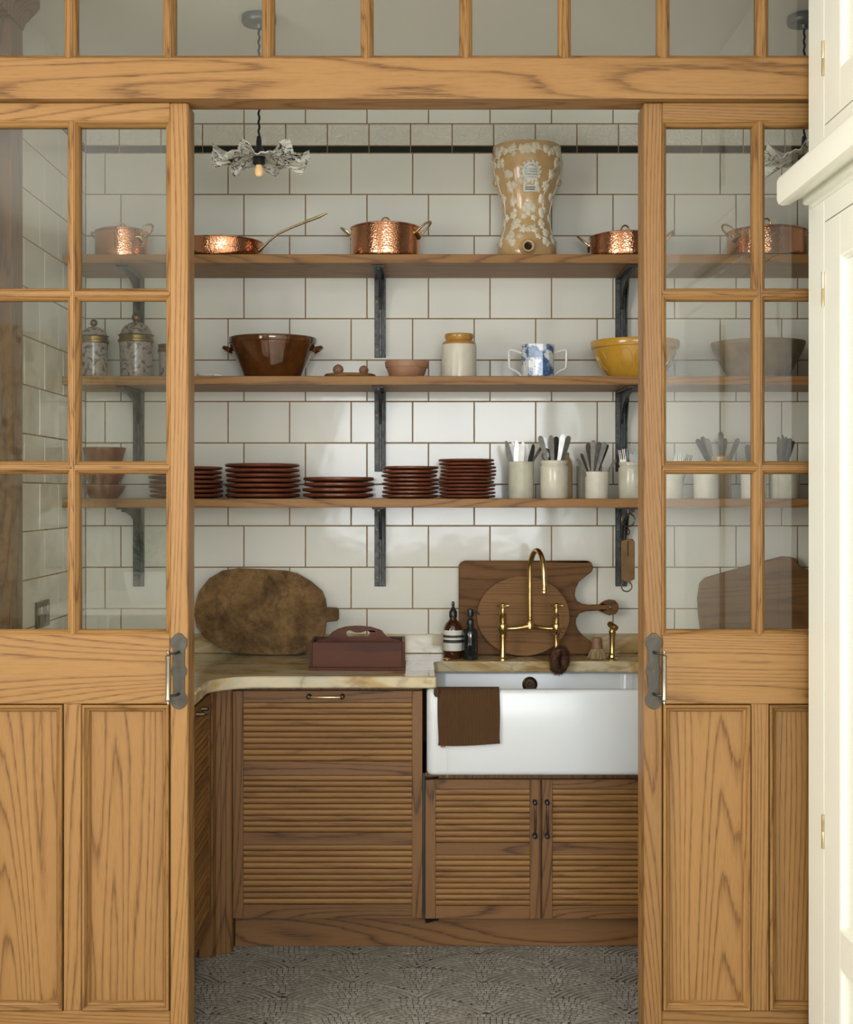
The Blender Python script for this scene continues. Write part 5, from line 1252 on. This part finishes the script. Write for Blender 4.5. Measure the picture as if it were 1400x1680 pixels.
b = nb(); lathe(b, [(0, 0), (0.006, 0.002), (0.010, 0.010), (0.010, 0.022), (0.006, 0.030), (0, 0.032)], 14, (x0 - 0.002, 4.268, 0.838)); obj('bunched_corner', b, TOWEL, t)
obj('tag', box(nb(), PX(723, 4.262), PX(731, 4.262), 4.2628, 4.2640, PZ(1226.5, 4.262), PZ(1220, 4.262)), BEECH, t)
obj('thread', tube(nb(), [(PX(733, 4.262), 4.263, PZ(1221, 4.262)), (PX(734.5, 4.262), 4.263, PZ(1245, 4.262)), (PX(734, 4.262), 4.264, PZ(1276, 4.262))], 0.0004, 5), LABEL, t)

# ------------------------------------------------------------------ what the left glass mirrors: curtains and a planter in the kitchen
def curtain(y0, y1, label):
    b = nb(); n = 60; fr_, bk = [], []
    for i in range(n + 1):
        f = i / n; y = y0 + (y1 - y0) * f; d = 0.035 * math.sin(f * 2 * PI * 7)
        fr_.append((-2.33 + d, y)); bk.append((-2.334 + d, y))
    loft(b, [[(x, y, z) for x, y in fr_ + list(reversed(bk))] for z in (0.05, 1.2, 2.46)])
    single('linen_curtain', b, LINEN, label, 'curtain', loc=(-2.33, (y0 + y1) / 2, 0.05), group='curtains at the kitchen window', smooth=60)
curtain(-3.10, -0.40, 'long printed linen curtain mirrored in the left door glass')
curtain(2.33, 2.85, 'narrow printed linen curtain beside the left sliding door wall')
t = thing('side_table', 'pale kitchen table mirrored in the left door glass', 'table', (-1.75, -1.2, 0))
obj('table_top', box(nb(), -2.15, -1.30, -1.9, -0.5, 0.80, 0.84), CREAM, t, bevel=0.004)
for x in (-2.09, -1.36):
    for y in (-1.84, -0.56): obj('leg', box(nb(), x - 0.03, x + 0.03, y - 0.03, y + 0.03, 0, 0.80), CREAM, t, bevel=0.004)
t = thing('planter', 'white planter of leafy flowers mirrored low in the left door glass', 'planter', (-1.60, -1.0, 0.8402))
obj('pot', loft(nb(), [[(-1.60 + sx * w, -1.0 + sy * w * 1.5, z) for sx, sy in ((-1, -1), (1, -1), (1, 1), (-1, 1))] for w, z in ((0.10, 0.8402), (0.13, 1.03), (0.118, 1.03), (0.115, 0.98))]), WHITEC, t, smooth=0)
rng3 = random.Random(4)
def foliage(n, size, mat, name, zr):
    b = nb()
    for i in range(n):
        a = rng3.random() * 6.283; rr = 0.05 + 0.20 * rng3.random(); c = Vector((-1.60 + rr * 0.7 * math.cos(a), -1.0 + rr * math.sin(a), rng3.uniform(*zr)))
        u = Vector((math.cos(a), math.sin(a), rng3.uniform(-.3, .8))).normalized() * size * rng3.uniform(.6, 1.2); w = u.cross(Vector((0, 0, 1))).normalized() * size * 0.3
        v = [b.verts.new(p) for p in (c - u, c + w, c + u, c - w)]; b.faces.new(v)
    o = obj(name, b, mat, t, smooth=0); o['kind'] = 'stuff'
foliage(260, 0.045, LEAF, 'leaves', (1.00, 1.26)); foliage(90, 0.03, PETAL, 'petals', (1.12, 1.32))
